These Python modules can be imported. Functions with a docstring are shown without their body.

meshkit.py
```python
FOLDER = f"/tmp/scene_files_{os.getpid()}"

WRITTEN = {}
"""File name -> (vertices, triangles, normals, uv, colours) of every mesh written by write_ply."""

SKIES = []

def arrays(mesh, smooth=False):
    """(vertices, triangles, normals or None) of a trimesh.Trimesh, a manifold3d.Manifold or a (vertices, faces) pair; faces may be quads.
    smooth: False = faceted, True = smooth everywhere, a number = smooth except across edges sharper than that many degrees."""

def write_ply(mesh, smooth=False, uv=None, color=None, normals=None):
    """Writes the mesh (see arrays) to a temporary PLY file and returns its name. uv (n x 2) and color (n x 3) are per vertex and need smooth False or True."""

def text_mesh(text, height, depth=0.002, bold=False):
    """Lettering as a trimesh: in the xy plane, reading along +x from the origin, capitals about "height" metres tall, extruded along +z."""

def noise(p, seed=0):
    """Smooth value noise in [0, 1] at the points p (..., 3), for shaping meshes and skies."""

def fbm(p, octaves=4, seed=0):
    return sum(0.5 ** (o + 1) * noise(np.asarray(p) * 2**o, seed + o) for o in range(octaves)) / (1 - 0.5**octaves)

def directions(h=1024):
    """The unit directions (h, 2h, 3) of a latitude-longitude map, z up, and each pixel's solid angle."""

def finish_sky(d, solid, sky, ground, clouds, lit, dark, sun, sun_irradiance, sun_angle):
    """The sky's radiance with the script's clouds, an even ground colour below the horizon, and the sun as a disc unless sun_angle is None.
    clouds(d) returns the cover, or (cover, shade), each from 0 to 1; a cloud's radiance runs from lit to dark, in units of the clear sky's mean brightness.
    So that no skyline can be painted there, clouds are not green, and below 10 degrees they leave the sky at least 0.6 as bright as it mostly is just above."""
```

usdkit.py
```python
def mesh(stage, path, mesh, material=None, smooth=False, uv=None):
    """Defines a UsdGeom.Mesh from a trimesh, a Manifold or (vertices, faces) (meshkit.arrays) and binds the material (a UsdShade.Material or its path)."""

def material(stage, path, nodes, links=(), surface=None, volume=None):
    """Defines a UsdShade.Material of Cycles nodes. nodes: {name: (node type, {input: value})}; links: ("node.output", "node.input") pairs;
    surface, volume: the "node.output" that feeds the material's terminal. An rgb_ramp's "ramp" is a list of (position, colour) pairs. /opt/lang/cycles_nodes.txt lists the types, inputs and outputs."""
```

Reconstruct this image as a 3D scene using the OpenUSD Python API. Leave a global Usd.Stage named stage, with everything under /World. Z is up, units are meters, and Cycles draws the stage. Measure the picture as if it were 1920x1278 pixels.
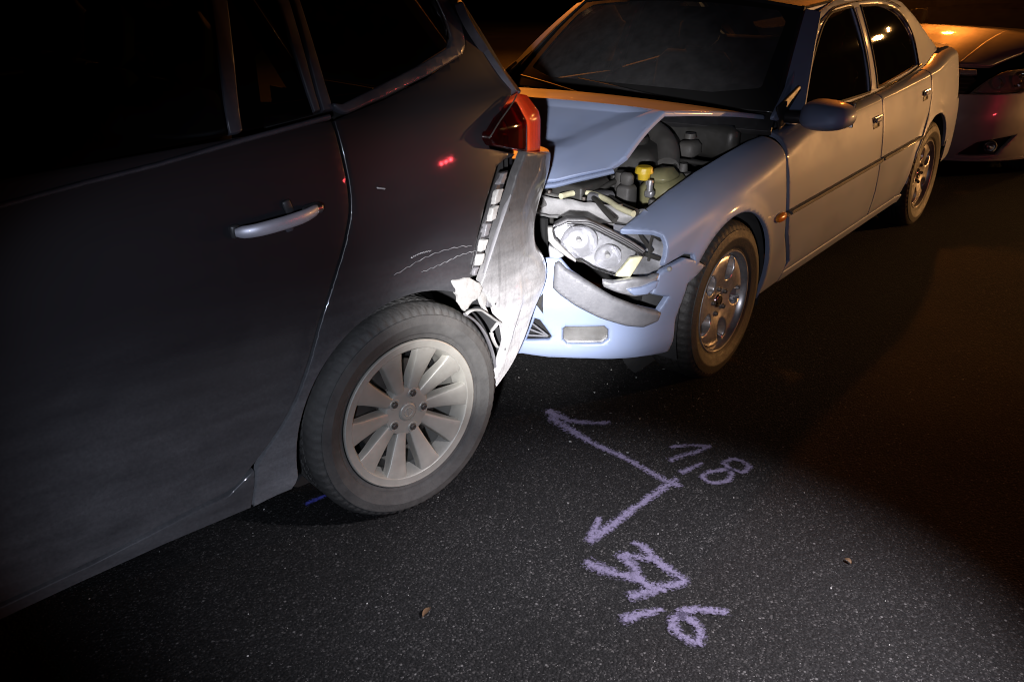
import math, random
import numpy as np
import shapely
from shapely.geometry import Polygon, LineString, Point
from shapely.ops import unary_union
import trimesh
from scipy.interpolate import PchipInterpolator
from pxr import Usd, UsdGeom, UsdLux, UsdShade, Gf, Sdf
import usdkit, meshkit

random.seed(4)
rng = np.random.default_rng(7)
stage = Usd.Stage.CreateInMemory()
UsdGeom.SetStageUpAxis(stage, UsdGeom.Tokens.z)
UsdGeom.SetStageMetersPerUnit(stage, 1.0)
UsdGeom.Xform.Define(stage, '/World')
UsdGeom.Scope.Define(stage, '/World/Looks')

# ---------------------------------------------------------------- camera
EYE = (-1.2601, -1.8598, 1.5606)
YAW, PITCH, ROLL, FPX = 0.72399, -0.42099, -0.00794, 1634.8
cam = UsdGeom.Camera.Define(stage, '/World/camera')
cam.CreateHorizontalApertureAttr(36.0)
cam.CreateFocalLengthAttr(36.0 * FPX / 1920.0)
cam.CreateClippingRangeAttr(Gf.Vec2f(0.05, 2000.0))
cam.CreateExposureAttr(0.0)
_f = np.array([math.cos(PITCH) * math.sin(YAW), math.cos(PITCH) * math.cos(YAW), math.sin(PITCH)])
_r0 = np.array([math.cos(YAW), -math.sin(YAW), 0.0]); _u0 = np.cross(_r0, _f)
_r = math.cos(ROLL) * _r0 + math.sin(ROLL) * _u0; _u = -math.sin(ROLL) * _r0 + math.cos(ROLL) * _u0
M4 = Gf.Matrix4d(*_r, 0, *_u, 0, *(-_f), 0, *EYE, 1)
cam.AddTransformOp().Set(M4)

# ---------------------------------------------------------------- sky (night) and moon
SUN_EL, SUN_AZ = 0.02, 2.2
usdkit.material(stage, '/World/Looks/night_sky', {
    's': ('sky_texture', {'sky_type': 'single_scattering', 'sun_disc': False, 'sun_elevation': SUN_EL, 'sun_rotation': SUN_AZ}),
    'h': ('hsv', {'saturation': 0.5}),
    'b': ('background_shader', {'strength': 0.00006})}, [('s.color', 'h.color'), ('h.color', 'b.color')], surface='b.background')
dome = UsdLux.DomeLight.Define(stage, '/World/sky')
UsdShade.MaterialBindingAPI.Apply(dome.GetPrim()).Bind(UsdShade.Material.Get(stage, '/World/Looks/night_sky'))

def aim(prim_x, pos, target):
    d = np.array(target, float) - np.array(pos, float); d /= np.linalg.norm(d)
    z = -d; x = np.cross([0, 0, 1.0], z); x /= np.linalg.norm(x); y = np.cross(z, x)
    prim_x.AddTransformOp().Set(Gf.Matrix4d(*x, 0, *y, 0, *z, 0, *map(float, pos), 1))

moon = UsdLux.DistantLight.Define(stage, '/World/moon')
moon.CreateIntensityAttr(0.00005); moon.CreateAngleAttr(0.5); moon.CreateNormalizeAttr(True); moon.CreateColorAttr(Gf.Vec3f(1, .95, .85))
aim(moon, (0, 0, 0), (-math.sin(SUN_AZ) * math.cos(.6), -math.cos(SUN_AZ) * math.cos(.6), -math.sin(.6)))

# ---------------------------------------------------------------- torch beams, street lamps and added fill lamps that light the scene
def lamp(name, pos, target, color, power, radius, cone=None, soft=1.0):
    l = UsdLux.SphereLight.Define(stage, '/World/' + name)
    l.CreateRadiusAttr(radius); l.CreateIntensityAttr(power); l.CreateNormalizeAttr(True); l.CreateColorAttr(Gf.Vec3f(*color))
    if cone:
        s = UsdLux.ShapingAPI.Apply(l.GetPrim()); s.CreateShapingConeAngleAttr(cone); s.CreateShapingConeSoftnessAttr(soft)
    aim(l, pos, target)
    return l
TORCH = (-1.52, -1.90, 1.36)
WHITE = (1.0, 0.97, 1.0)
lamp('torch_core', TORCH, (0.46, 0.02, 0.55), WHITE, 390.0, 0.035, 8.5, 1.0)
lamp('torch_beam', TORCH, (0.74, 0.15, 0.76), WHITE, 150.0, 0.035, 13.5, 1.0)
lamp('torch_halo', TORCH, (-0.24, 0.02, 0.46), (.74, .81, 1.0), 34.0, 0.035, 22.0, .75)
lamp('added_fill', TORCH, (3.00, 0.80, 0.95), (.78, .80, 1.0), 13.0, 0.035, 22.0, 1.0)  # added fill from the torch position, lifts the windscreen and third car
lamp('second_torch', (0.70, -2.3, 1.9), (0.22, -0.92, 0.0), (.95, 0.91, 1.0), 195.0, 0.03, 22.0, 1.0)
WARM_LAMP = (14.0, -6.0, 1.1)
SODIUM_LAMP = (9.0, 11.0, 6.6)
RED_LAMP = (4.6, -5.6, 1.15)
lamp('added_warm_spot', WARM_LAMP, (3.6, 0.25, .75), (1.0, 0.47, 0.15), 1150.0, 0.10, 10.5, 1.0)  # added warm spot without a car, coned onto the sedan flank
lamp('far_street_light', (17.5, -0.65, 3.15), (2.6, 0.0, .5), (1.0, 0.48, 0.14), 60.0, 0.07, 80.0, .6)
lamp('far_street_light_two', (17.7, -1.15, 3.2), (2.6, 0.0, .5), (1.0, 0.48, 0.14), 60.0, 0.07, 80.0, .6)
lamp('sodium_light', SODIUM_LAMP, (3.2, 1.6, 1.2), (1.0, 0.27, 0.028), 1150.0, 0.15, 60.0, 1.0)
lamp('added_sodium_light', (17.0, 6.0, 7.0), (4.0, 1.0, .5), (1.0, 0.26, 0.03), 420.0, 0.15, 80.0, .6)  # extra lamp added to turn the third car bonnet brighter orange
for k in range(3):
    lamp('red_light_%d' % k, (RED_LAMP[0] + .16 * k, RED_LAMP[1] + .14 * k, RED_LAMP[2] + .02 * k), (0.5, 0, .9), (1.0, 0.06, 0.08), 6.5, 0.035)

# ---------------------------------------------------------------- mesh helpers
def grid_panel(P, h):
    """2D vertices and triangles of a polygon cut along a square grid of step h, plus its boundary loops."""
    x0, y0, x1, y1 = P.bounds
    nx, ny = max(1, math.ceil((x1 - x0) / h)), max(1, math.ceil((y1 - y0) / h))
    gx, gy = np.linspace(x0 - 1.37e-5, x1 + 1.37e-5, nx + 1), np.linspace(y0 - 1.73e-5, y1 + 1.73e-5, ny + 1)
    i, j = [a.ravel() for a in np.meshgrid(np.arange(nx), np.arange(ny), indexing='ij')]
    cells = shapely.box(gx[i], gy[j], gx[i + 1], gy[j + 1])
    shapely.prepare(P)
    full = shapely.contains_properly(P, cells); part = shapely.intersects(P, cells) & ~full
    tris = []
    a, b, c, d = gx[i[full]], gy[j[full]], gx[i[full] + 1], gy[j[full] + 1]
    if full.any():
        q = np.stack([np.c_[a, b], np.c_[c, b], np.c_[c, d], np.c_[a, d]], 1)
        tris += [q[:, [0, 1, 2]], q[:, [0, 2, 3]]]
    cut = shapely.intersection(P, cells[part])
    cut = shapely.get_parts(cut); cut = cut[shapely.get_type_id(cut) == 3]; cut = cut[shapely.area(cut) > 1e-10]
    t = shapely.get_parts(shapely.constrained_delaunay_triangles(cut))
    if len(t):
        co = shapely.get_coordinates(t).reshape(-1, 4, 2)[:, :3]
        tris.append(co)
    T = np.concatenate(tris)
    e1, e2 = T[:, 1] - T[:, 0], T[:, 2] - T[:, 0]; ar = e1[:, 0] * e2[:, 1] - e1[:, 1] * e2[:, 0]
    T[ar < 0] = T[ar < 0][:, ::-1]; T = T[np.abs(ar) > 1e-11]
    key = np.round(T.reshape(-1, 2) / 2e-6).astype(np.int64)
    _, first, inv = np.unique(key, axis=0, return_index=True, return_inverse=True)
    V = T.reshape(-1, 2)[first]; F = inv.reshape(-1, 3)
    F = F[(F[:, 0] != F[:, 1]) & (F[:, 1] != F[:, 2]) & (F[:, 0] != F[:, 2])]
    return V, F

def map_normals(M, uv, sign):
    e = 1e-3
    du = M(uv + [e, 0]) - M(uv - [e, 0]); dv = M(uv + [0, e]) - M(uv - [0, e])
    n = np.cross(du, dv); n /= np.linalg.norm(n, axis=1, keepdims=True) + 1e-12
    return n * sign

def panel(poly, M, h=0.03, t=0.014, r=0.004, sign=1.0, out=0.0, holes=()):
    """A sheet cut to a polygon in the (u, v) of the surface M, with rounded edges and a flange of depth t turned inward."""
    P = poly if isinstance(poly, shapely.Geometry) else Polygon(poly)
    if not P.is_valid: P = P.buffer(0)
    for q in holes: P = P.difference(Polygon(q).buffer(0))
    P = P.buffer(-r, join_style='mitre')
    geoms = [g for g in getattr(P, 'geoms', [P]) if g.area > 1e-7]
    out_m = []
    for g in geoms:
        V, F = grid_panel(g, h)
        N = map_normals(M, V, sign)
        p0 = M(V) + N * out
        # boundary edges
        e = np.concatenate([F[:, [0, 1]], F[:, [1, 2]], F[:, [2, 0]]]); s = np.sort(e, 1)
        _, idx, cnt = np.unique(s, axis=0, return_index=True, return_counts=True)
        be = e[idx[cnt == 1]]
        d = V[be[:, 1]] - V[be[:, 0]]
        en = np.c_[d[:, 1], -d[:, 0]]
        nb = np.zeros_like(V); np.add.at(nb, be[:, 0], en); np.add.at(nb, be[:, 1], en)
        bv = np.unique(be); ln = np.linalg.norm(nb[bv], axis=1, keepdims=True)
        nn = nb[bv] / np.maximum(ln, 1e-9); k = 1.0
        V2 = V[bv] + nn * r * k
        N2 = map_normals(M, V2, sign)
        p1 = M(V2) + N2 * (out - r); p2 = M(V2) + N2 * (out - r - t)
        remap = -np.ones(len(V), int); remap[bv] = np.arange(len(bv))
        n0, n1 = len(V), len(bv)
        a, b = be[:, 0], be[:, 1]; a1, b1 = remap[a] + n0, remap[b] + n0; a2, b2 = a1 + n1, b1 + n1
        Fs = np.concatenate([F, np.c_[a, a1, b1], np.c_[a, b1, b]] + ([np.c_[a1, a2, b2], np.c_[a1, b2, b1]] if t > 0 else []))
        if sign < 0: Fs = Fs[:, ::-1]
        out_m.append(trimesh.Trimesh(np.concatenate([p0, p1] + ([p2] if t > 0 else [p2])), Fs, process=False))
    return trimesh.util.concatenate(out_m) if len(out_m) > 1 else out_m[0]

def cat(*ms):
    ms = [m for m in ms if m is not None]
    return trimesh.util.concatenate([trimesh.Trimesh(m.vertices, m.faces, process=False) for m in ms])

def moved(m, t=(0, 0, 0), rx=0, ry=0, rz=0, s=None):
    m = m.copy()
    if s is not None: m.vertices = m.vertices * np.asarray(s)
    for ang, ax in ((rx, [1, 0, 0]), (ry, [0, 1, 0]), (rz, [0, 0, 1])):
        if ang: m.apply_transform(trimesh.transformations.rotation_matrix(ang, ax))
    m.apply_translation(t)
    return m

def mirror(m, c=0.0):
    v = np.array(m.vertices); v[:, 1] = 2 * c - v[:, 1]
    return trimesh.Trimesh(v, np.array(m.faces)[:, ::-1], process=False)

def box(size, loc=(0, 0, 0), b=0.0, rx=0, ry=0, rz=0):
    x, y, z = np.asarray(size) / 2.0
    b = min(b, .45 * 2 * min(x, y, z))
    if b <= 0:
        return moved(trimesh.creation.box(size), loc, rx, ry, rz)
    pts = [(sx * (x - (k != 0) * b), sy * (y - (k != 1) * b), sz * (z - (k != 2) * b)) for sx in (-1, 1) for sy in (-1, 1) for sz in (-1, 1) for k in range(3)]
    return moved(trimesh.convex.convex_hull(np.array(pts)), loc, rx, ry, rz)

def tube(pts, rad, sides=8, closed=False, flat=1.0):
    p = np.asarray(pts, float); n = len(p)
    t = np.gradient(p, axis=0) if not closed else np.roll(p, -1, 0) - np.roll(p, 1, 0)
    t /= np.linalg.norm(t, axis=1, keepdims=True) + 1e-12
    ref = np.array([0, 0, 1.0]) if np.abs(t[:, 2]).mean() < .8 else np.array([1.0, 0, 0])
    a = np.cross(t, ref); a /= np.linalg.norm(a, axis=1, keepdims=True) + 1e-12
    b = np.cross(t, a)
    ang = np.arange(sides) * 2 * np.pi / sides
    R = np.broadcast_to(np.asarray(rad, float), (n,))
    v = p[:, None] + R[:, None, None] * (np.cos(ang)[None, :, None] * a[:, None] + flat * np.sin(ang)[None, :, None] * b[:, None])
    f = []
    for i in range(n if closed else n - 1):
        k = (i + 1) % n
        for j in range(sides):
            l = (j + 1) % sides
            f += [[i * sides + j, k * sides + j, k * sides + l], [i * sides + j, k * sides + l, i * sides + l]]
    v = v.reshape(-1, 3)
    if not closed:
        v = np.vstack([v, p[0], p[-1]]); c0, c1 = len(v) - 2, len(v) - 1
        for j in range(sides):
            l = (j + 1) % sides
            f += [[c0, j, l], [c1, (n - 1) * sides + l, (n - 1) * sides + j]]
    return trimesh.Trimesh(v, f, process=False)

def smoothline(pts, n=40):
    p = np.asarray(pts, float); d = np.r_[0, np.cumsum(np.linalg.norm(np.diff(p, axis=0), axis=1))]
    if len(p) < 3: return np.array([np.interp(np.linspace(0, d[-1], n), d, p[:, k]) for k in range(p.shape[1])]).T
    return PchipInterpolator(d, p)(np.linspace(0, d[-1], n))

def lathe(prof, seg=64, axis='y', mod=None):
    """prof: (r, y) points; turned about the y axis. mod(theta, i) -> change of radius."""
    prof = np.asarray(prof, float); n = len(prof)
    th = np.arange(seg) * 2 * np.pi / seg
    r = np.broadcast_to(prof[:, 0][None], (seg, n)).copy()
    if mod is not None: r = r + mod(th[:, None], np.arange(n)[None])
    v = np.stack([r * np.cos(th)[:, None], np.broadcast_to(prof[:, 1][None], (seg, n)), r * np.sin(th)[:, None]], -1).reshape(-1, 3)
    i, j = [a.ravel() for a in np.meshgrid(np.arange(seg), np.arange(n - 1), indexing='ij')]
    k = (i + 1) % seg
    q = np.c_[i * n + j, i * n + j + 1, k * n + j + 1, k * n + j]
    return trimesh.Trimesh(v, np.vstack([q[:, [0, 1, 2]], q[:, [0, 2, 3]]]), process=False)

def surf(M, us, vs, flip=False):
    u, v = np.meshgrid(us, vs, indexing='ij')
    P = M(np.c_[u.ravel(), v.ravel()]); n, m = len(us), len(vs)
    i, j = [a.ravel() for a in np.meshgrid(np.arange(n - 1), np.arange(m - 1), indexing='ij')]
    q = np.c_[i * m + j, (i + 1) * m + j, (i + 1) * m + j + 1, i * m + j + 1]
    F = np.vstack([q[:, [0, 1, 2]], q[:, [0, 2, 3]]])
    return trimesh.Trimesh(P, F[:, ::-1] if flip else F, process=False)

def crumple(m, a, f, seed=0):
    v = np.array(m.vertices); n = meshkit.fbm(v * f + seed, 3) - .5; n2 = meshkit.fbm(v * f + 31.7 + seed, 3) - .5; v[:, 2] += a * n * 2; v[:, 0] += a * n2 * 2
    return trimesh.Trimesh(v, m.faces, process=False)

# ---------------------------------------------------------------- object helpers
_used = {}
def free_name(parent, name):
    k = _used.setdefault(parent, {}); c = k.get(name, 0); k[name] = c + 1
    return name if c == 0 else f'{name}_{c:03d}'

def thing(name, label, category, loc=(0, 0, 0), rz=0.0, group=None, kind=None):
    path = '/World/' + free_name('/World', name)
    x = UsdGeom.Xform.Define(stage, path); x.AddTranslateOp().Set(Gf.Vec3d(*loc)); x.AddRotateZOp().Set(math.degrees(rz))
    tagp(x.GetPrim(), label, category, group, kind)
    return path

def tagp(p, label=None, category=None, group=None, kind=None):
    for k, v in (('label', label), ('category', category), ('group', group), ('kind', kind)):
        if v: p.SetCustomDataByKey(k, v)

def part(parent, name, mesh, mat, label=None, smooth=50, kind=None, pivot=None):
    path = parent + '/' + free_name(parent, name)
    m = usdkit.mesh(stage, path, mesh, MAT[mat], smooth=smooth)
    m.CreateDoubleSidedAttr(True)
    tagp(m.GetPrim(), label, kind=kind)
    return path

def empty(parent, name, loc=(0, 0, 0), rz=0.0, ry=0.0, label=None):
    path = parent + '/' + free_name(parent, name)
    x = UsdGeom.Xform.Define(stage, path); x.AddTranslateOp().Set(Gf.Vec3d(*loc)); x.AddRotateZOp().Set(math.degrees(rz)); x.AddRotateYOp().Set(math.degrees(ry))
    tagp(x.GetPrim(), label)
    return path

# ---------------------------------------------------------------- surfaces of the three cars
# van: world frame. x towards its tail, its near side stands at y = 0, z up. sedan: own frame, x to the tail from the front axle, near side at y < 0.
_vz = PchipInterpolator([.10, .24, .30, .40, .55, .70, .85, 1.0, 1.10, 1.17, 1.22, 1.35, 1.50, 1.62, 1.70], [.05, .030, .014, .002, -.006, -.008, .0, .014, .030, .048, .072, .112, .165, .225, .36])
def VS(q):
    q = np.atleast_2d(np.asarray(q, float)); x, z = q[:, 0], q[:, 1]
    y = _vz(np.clip(z, .10, 1.70)) + np.clip((x - .12) / .42, 0, None) ** 2 * .06
    d = np.hypot(x, z - .33)   # flare round the wheel arch
    y = y - .010 * np.exp(-((d - .385) / .05) ** 2) * (z > .2)
    y = y + np.clip((-2.0 - x) / 1.4, 0, None) ** 2 * .22
    return np.c_[x, y, z]

_vc = np.array([(.10, .002), (.20, .004), (.30, .008), (.38, .022), (.46, .04), (.53, .066), (.585, .105), (.625, .155), (.645, .23), (.655, .40), (.66, .60), (.66, .92)])
_vcs = np.r_[0, np.cumsum(np.linalg.norm(np.diff(_vc, axis=0), axis=1))]
_vcp = PchipInterpolator(_vcs, _vc)
def VC(q):   # tail of the van: s along the plan outline, z up
    q = np.atleast_2d(np.asarray(q, float)); s, z = q[:, 0], q[:, 1]
    p = _vcp(np.clip(s, 0, _vcs[-1]))
    lean = np.where(z > 1.10, (z - 1.10), 0.0)
    x = p[:, 0] - lean * .80 * np.clip((s - .2) / .3, 0, 1); y = p[:, 1] + lean * .32 * (1 - np.clip(s / 1.4, 0, 1))
    return np.c_[x, y, z]

_vbf = PchipInterpolator([.15, .27, .36, .46, .58, .64, .70, .82, .96, 1.05], [.20, .45, .66, .90, 1.06, 1.02, .93, 1.0, 1.10, 1.12])
def VB(q):   # torn bumper corner: the same outline, dented
    q = np.atleast_2d(np.asarray(q, float)); s, z = q[:, 0], q[:, 1]
    p = _vcp(np.clip(s, 0, _vcs[-1])); s = s - .2; f = _vbf(np.clip(z, .15, 1.05))
    x = .30 + (p[:, 0] - .30) * f
    y = p[:, 1] - .012 + .05 * np.clip((.45 - z) / .2, 0, 1.5) ** 2
    # crumples: a long crease that bellies out over the wheel and a hollow above it
    y = y - .030 * np.exp(-((s - .10 - .35 * (z - .55)) / .030) ** 2) * np.exp(-((z - .52) / .13) ** 2)
    y = y + .022 * np.exp(-((s - .16) / .05) ** 2) * np.exp(-((z - .64) / .05) ** 2)
    y = y + .012 * np.sin(9 * s + 14 * z) * np.clip((z - .3) * 3, 0, 1) * np.clip(s * 5, 0, 1) * .6
    x = x + .008 * np.sin(21 * z + 3 * s)
    return np.c_[x, y, z]

_sw = PchipInterpolator([.10, .16, .22, .30, .42, .56, .68, .78, .88, 1.0], [.74, .785, .815, .836, .850, .857, .853, .842, .822, .79])
_szt = PchipInterpolator([-.8, -.62, -.50, -.22, .19, .45, .70, 1.2, 2.0, 2.6, 3.1, 3.35, 3.7], [.64, .675, .705, .768, .822, .852, .875, .885, .905, .93, .985, .985, .90])
_srh = PchipInterpolator([-.8, .2, .5, .8, 2.4, 3.0, 3.7], [.155, .155, .12, .055, .055, .09, .10])
def SW(x, z):
    w = _sw(np.clip(z, .10, 1.0))
    return w - np.clip((.10 - x) / .8, 0, None) ** 2 * .085 - np.clip((x - 2.6) / 1.0, 0, None) ** 2 * .09 - np.clip(x - 3.25, 0, None) ** 2 * 1.5
def SS(q):   # sedan flank: v is the height up to the shoulder, then runs on over the fender
    q = np.atleast_2d(np.asarray(q, float)); x, v = q[:, 0], q[:, 1]
    rh = _srh(np.clip(x, -.8, 3.7)); rv = rh * .62; zt = _szt(np.clip(x, -.8, 3.7)); vr = zt - rv
    a = np.clip((v - vr) / (1.25 * rh), 0, 1.35) * 1.5
    z = np.where(v < vr, v, vr + rv * np.sin(np.minimum(a, 1.75)))
    w = SW(x, np.minimum(v, vr)) - np.where(v < vr, 0, rh * (1 - np.cos(np.minimum(a, 2.0))))
    d = np.hypot(x, v - .31); w = w + .014 * np.exp(-((d - .365) / .035) ** 2) * (v < .75)
    d = np.hypot(x - 2.637, v - .31); w = w + .014 * np.exp(-((d - .365) / .035) ** 2) * (v < .75)
    return np.c_[x, -w, z]
def SG(q):   # sedan glasshouse
    q = np.atleast_2d(np.asarray(q, float)); x, z = q[:, 0], q[:, 1]
    k = np.clip((z - .88) / .45, 0, 1.3)
    w = .772 - .165 * k ** 1.25
    w = w - np.clip((x - 2.0) / 1.0, 0, None) ** 2 * .05 - np.clip((1.0 - x) / .6, 0, None) ** 2 * .02
    return np.c_[x, -w, z]
_sb = np.array([(-.80, 0), (-.80, -.2), (-.79, -.40), (-.715, -.56), (-.625, -.70), (-.515, -.79), (-.38, -.835), (-.26, -.85), (-.1, -.85)])
_sbs = np.r_[0, np.cumsum(np.linalg.norm(np.diff(_sb, axis=0), axis=1))]
_sbp = PchipInterpolator(_sbs, _sb)
_sbo = PchipInterpolator([.12, .20, .25, .29, .36, .46, .56, .66], [-.09, -.035, -.006, .004, .0, .006, .0, -.03])
def SB(q):   # sedan front bumper: s along the outline from the middle to the near side
    q = np.atleast_2d(np.asarray(q, float)); s, z = q[:, 0], q[:, 1]
    p = _sbp(np.clip(s, 0, _sbs[-1])); d = _sbp(np.clip(s, 0, _sbs[-1]), 1); n = np.c_[d[:, 1], -d[:, 0]]; n /= np.linalg.norm(n, axis=1, keepdims=True)
    p = p + n * _sbo(np.clip(z, .12, .66))[:, None]
    return np.c_[p, z]
def SH(q):   # headlamp face
    q = np.atleast_2d(np.asarray(q, float)); a, z = q[:, 0], q[:, 1]      # a: metres from the inner end to the outer end
    A, B = np.array([-.78, -.42]), np.array([-.50, -.76]); t = (B - A) / np.linalg.norm(B - A); n = np.array([t[1], -t[0]])
    bulge = .022 * np.sin(np.clip(a / .44, 0, 1) * np.pi) - .10 * (z - .64)
    p = A + a[:, None] * t + bulge[:, None] * n
    return np.c_[p, z]
def SD(q):   # sedan bonnet, buckled: u across (-.70 near side .. .70), w from the hinge (0) to the fold (1) and on to the nose (2)
    q = np.atleast_2d(np.asarray(q, float)); u, w = q[:, 0], q[:, 1]
    c = (1 - (u / .72) ** 2)
    hx = .60 - .17 * c; hz = .922 + .035 * c
    fx = -.20 - .16 * (u + .62).clip(0, .8) / .4 * .8; fx = np.where(u > .18, -.456, fx); fz = 1.035 + .03 * c
    nx = -.455 - .30 * np.clip((u + .64) / .24, 0, 1) * .55 - .09 * c; nz = .885 - .10 * np.clip((u + .64) / .3, 0, 1)
    k1, k2 = np.clip(w, 0, 1), np.clip(w - 1, -.2, 1.4)
    rear = np.c_[hx + (fx - hx) * k1, hz + (fz - hz) * k1 ** 1.2 + .018 * np.sin(np.pi * k1) * c + .014 * np.sin(np.pi * np.clip(k1, 0, 1) ** .8)]
    k = np.where(w > 1, k2, 0)
    x = rear[:, 0] + (nx - fx) * k; z = rear[:, 1] + (nz - fz) * k + .012 * np.sin(np.pi * np.clip(k, 0, 1)) * np.where(w > 1, 1, 0)
    fold = np.clip((k - .38) / .2, 0, 1) * np.where(w > 1, 1, 0)
    z = z + .34 * np.clip(u + .455 + .10 * (k - .6), 0, .07) * fold - .16 * np.clip(u + .56 - .3 * (k - .2), 0, .12) * np.where(w > 1, 1, 0) * np.clip(1.2 - k, 0, 1)
    z = z + .006 * np.sin(19 * u + 5 * k) * np.where(w > 1, k, 0)
    z = z - .014 * np.exp(-((u + .34) / .07) ** 2) * np.where(w > 1, k, 0)
    yy = u * (1 - .06 * np.clip(w - 1, 0, 1.2))
    return np.c_[x, yy, z]
def SWS(q):  # sedan windscreen: s -1..1 across, t 0..1 up
    q = np.atleast_2d(np.asarray(q, float)); s, t = q[:, 0], q[:, 1]
    c = 1 - s ** 2
    return np.c_[.60 + .50 * t - c * (.15 - .05 * t), s * (.735 - .135 * t), .935 + .375 * t + c * (.02 + .035 * t) + .02 * np.sin(np.pi * np.clip(t, 0, 1))]
def SR(q):   # sedan roof: s across, t from screen to back light
    q = np.atleast_2d(np.asarray(q, float)); s, t = q[:, 0], q[:, 1]
    c = 1 - s ** 2
    return np.c_[1.10 + 1.28 * t - c * .10 * (1 - t) + c * .10 * t, s * (.60 - .02 * (2 * t - 1) ** 2 + .0 * t), 1.31 + c ** 1 * .055 + .032 * np.sin(np.pi * np.clip(t, 0, 1)) - .012 * t]
def SRW(q):  # back light
    q = np.atleast_2d(np.asarray(q, float)); s, t = q[:, 0], q[:, 1]
    c = 1 - s ** 2
    return np.c_[2.40 + .62 * t + c * .10, s * (.585 + .075 * t), 1.285 - .285 * t + c * (.05 - .03 * t)]
# third car: own frame, x to the tail from the middle of its nose
_tfz = PchipInterpolator([.12, .20, .30, .45, .58, .70, .80, .90], [.10, .03, .0, -.01, .02, .06, .12, .22])
def TF(q):   # nose: u across (-1 near side), v height
    q = np.atleast_2d(np.asarray(q, float)); u, v = q[:, 0], q[:, 1]
    a = np.abs(u)
    return np.c_[.46 * a ** 3.4 + _tfz(np.clip(v, .12, .9)) * (1 - .6 * a ** 4), .875 * u * (1 - .02 * a ** 6), v]
def TH(q):   # bonnet: u across, t from screen to nose
    q = np.atleast_2d(np.asarray(q, float)); u, t = q[:, 0], q[:, 1]
    c = 1 - u ** 2
    x1 = .16 + .36 * np.abs(u) ** 2.6
    return np.c_[1.12 + (x1 - 1.12) * t - .10 * c * (1 - t), u * (.76 - .10 * t), .985 + .03 * c - (.17 + .0 * u) * t ** 1.6 - .02 * t]
def TS(q):   # flank
    q = np.atleast_2d(np.asarray(q, float)); x, z = q[:, 0], q[:, 1]
    w = .875 - .35 * np.clip((z - .55), 0, None) ** 2 - .5 * np.clip(.45 - z, 0, None) ** 2 - np.clip(.75 - x, 0, None) ** 2 * .25
    return np.c_[x, -w, z]
def TW(q):   # screen
    q = np.atleast_2d(np.asarray(q, float)); s, t = q[:, 0], q[:, 1]
    c = 1 - s ** 2
    return np.c_[1.12 + .78 * t - c * (.12 - .04 * t), s * (.73 - .15 * t), .975 + .40 * t + c * .03]

# ---------------------------------------------------------------- materials
MAT = {}
def node_mat(name, nodes, links, surface):
    MAT[name] = usdkit.material(stage, '/World/Looks/' + name, nodes, links, surface=surface)

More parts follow.
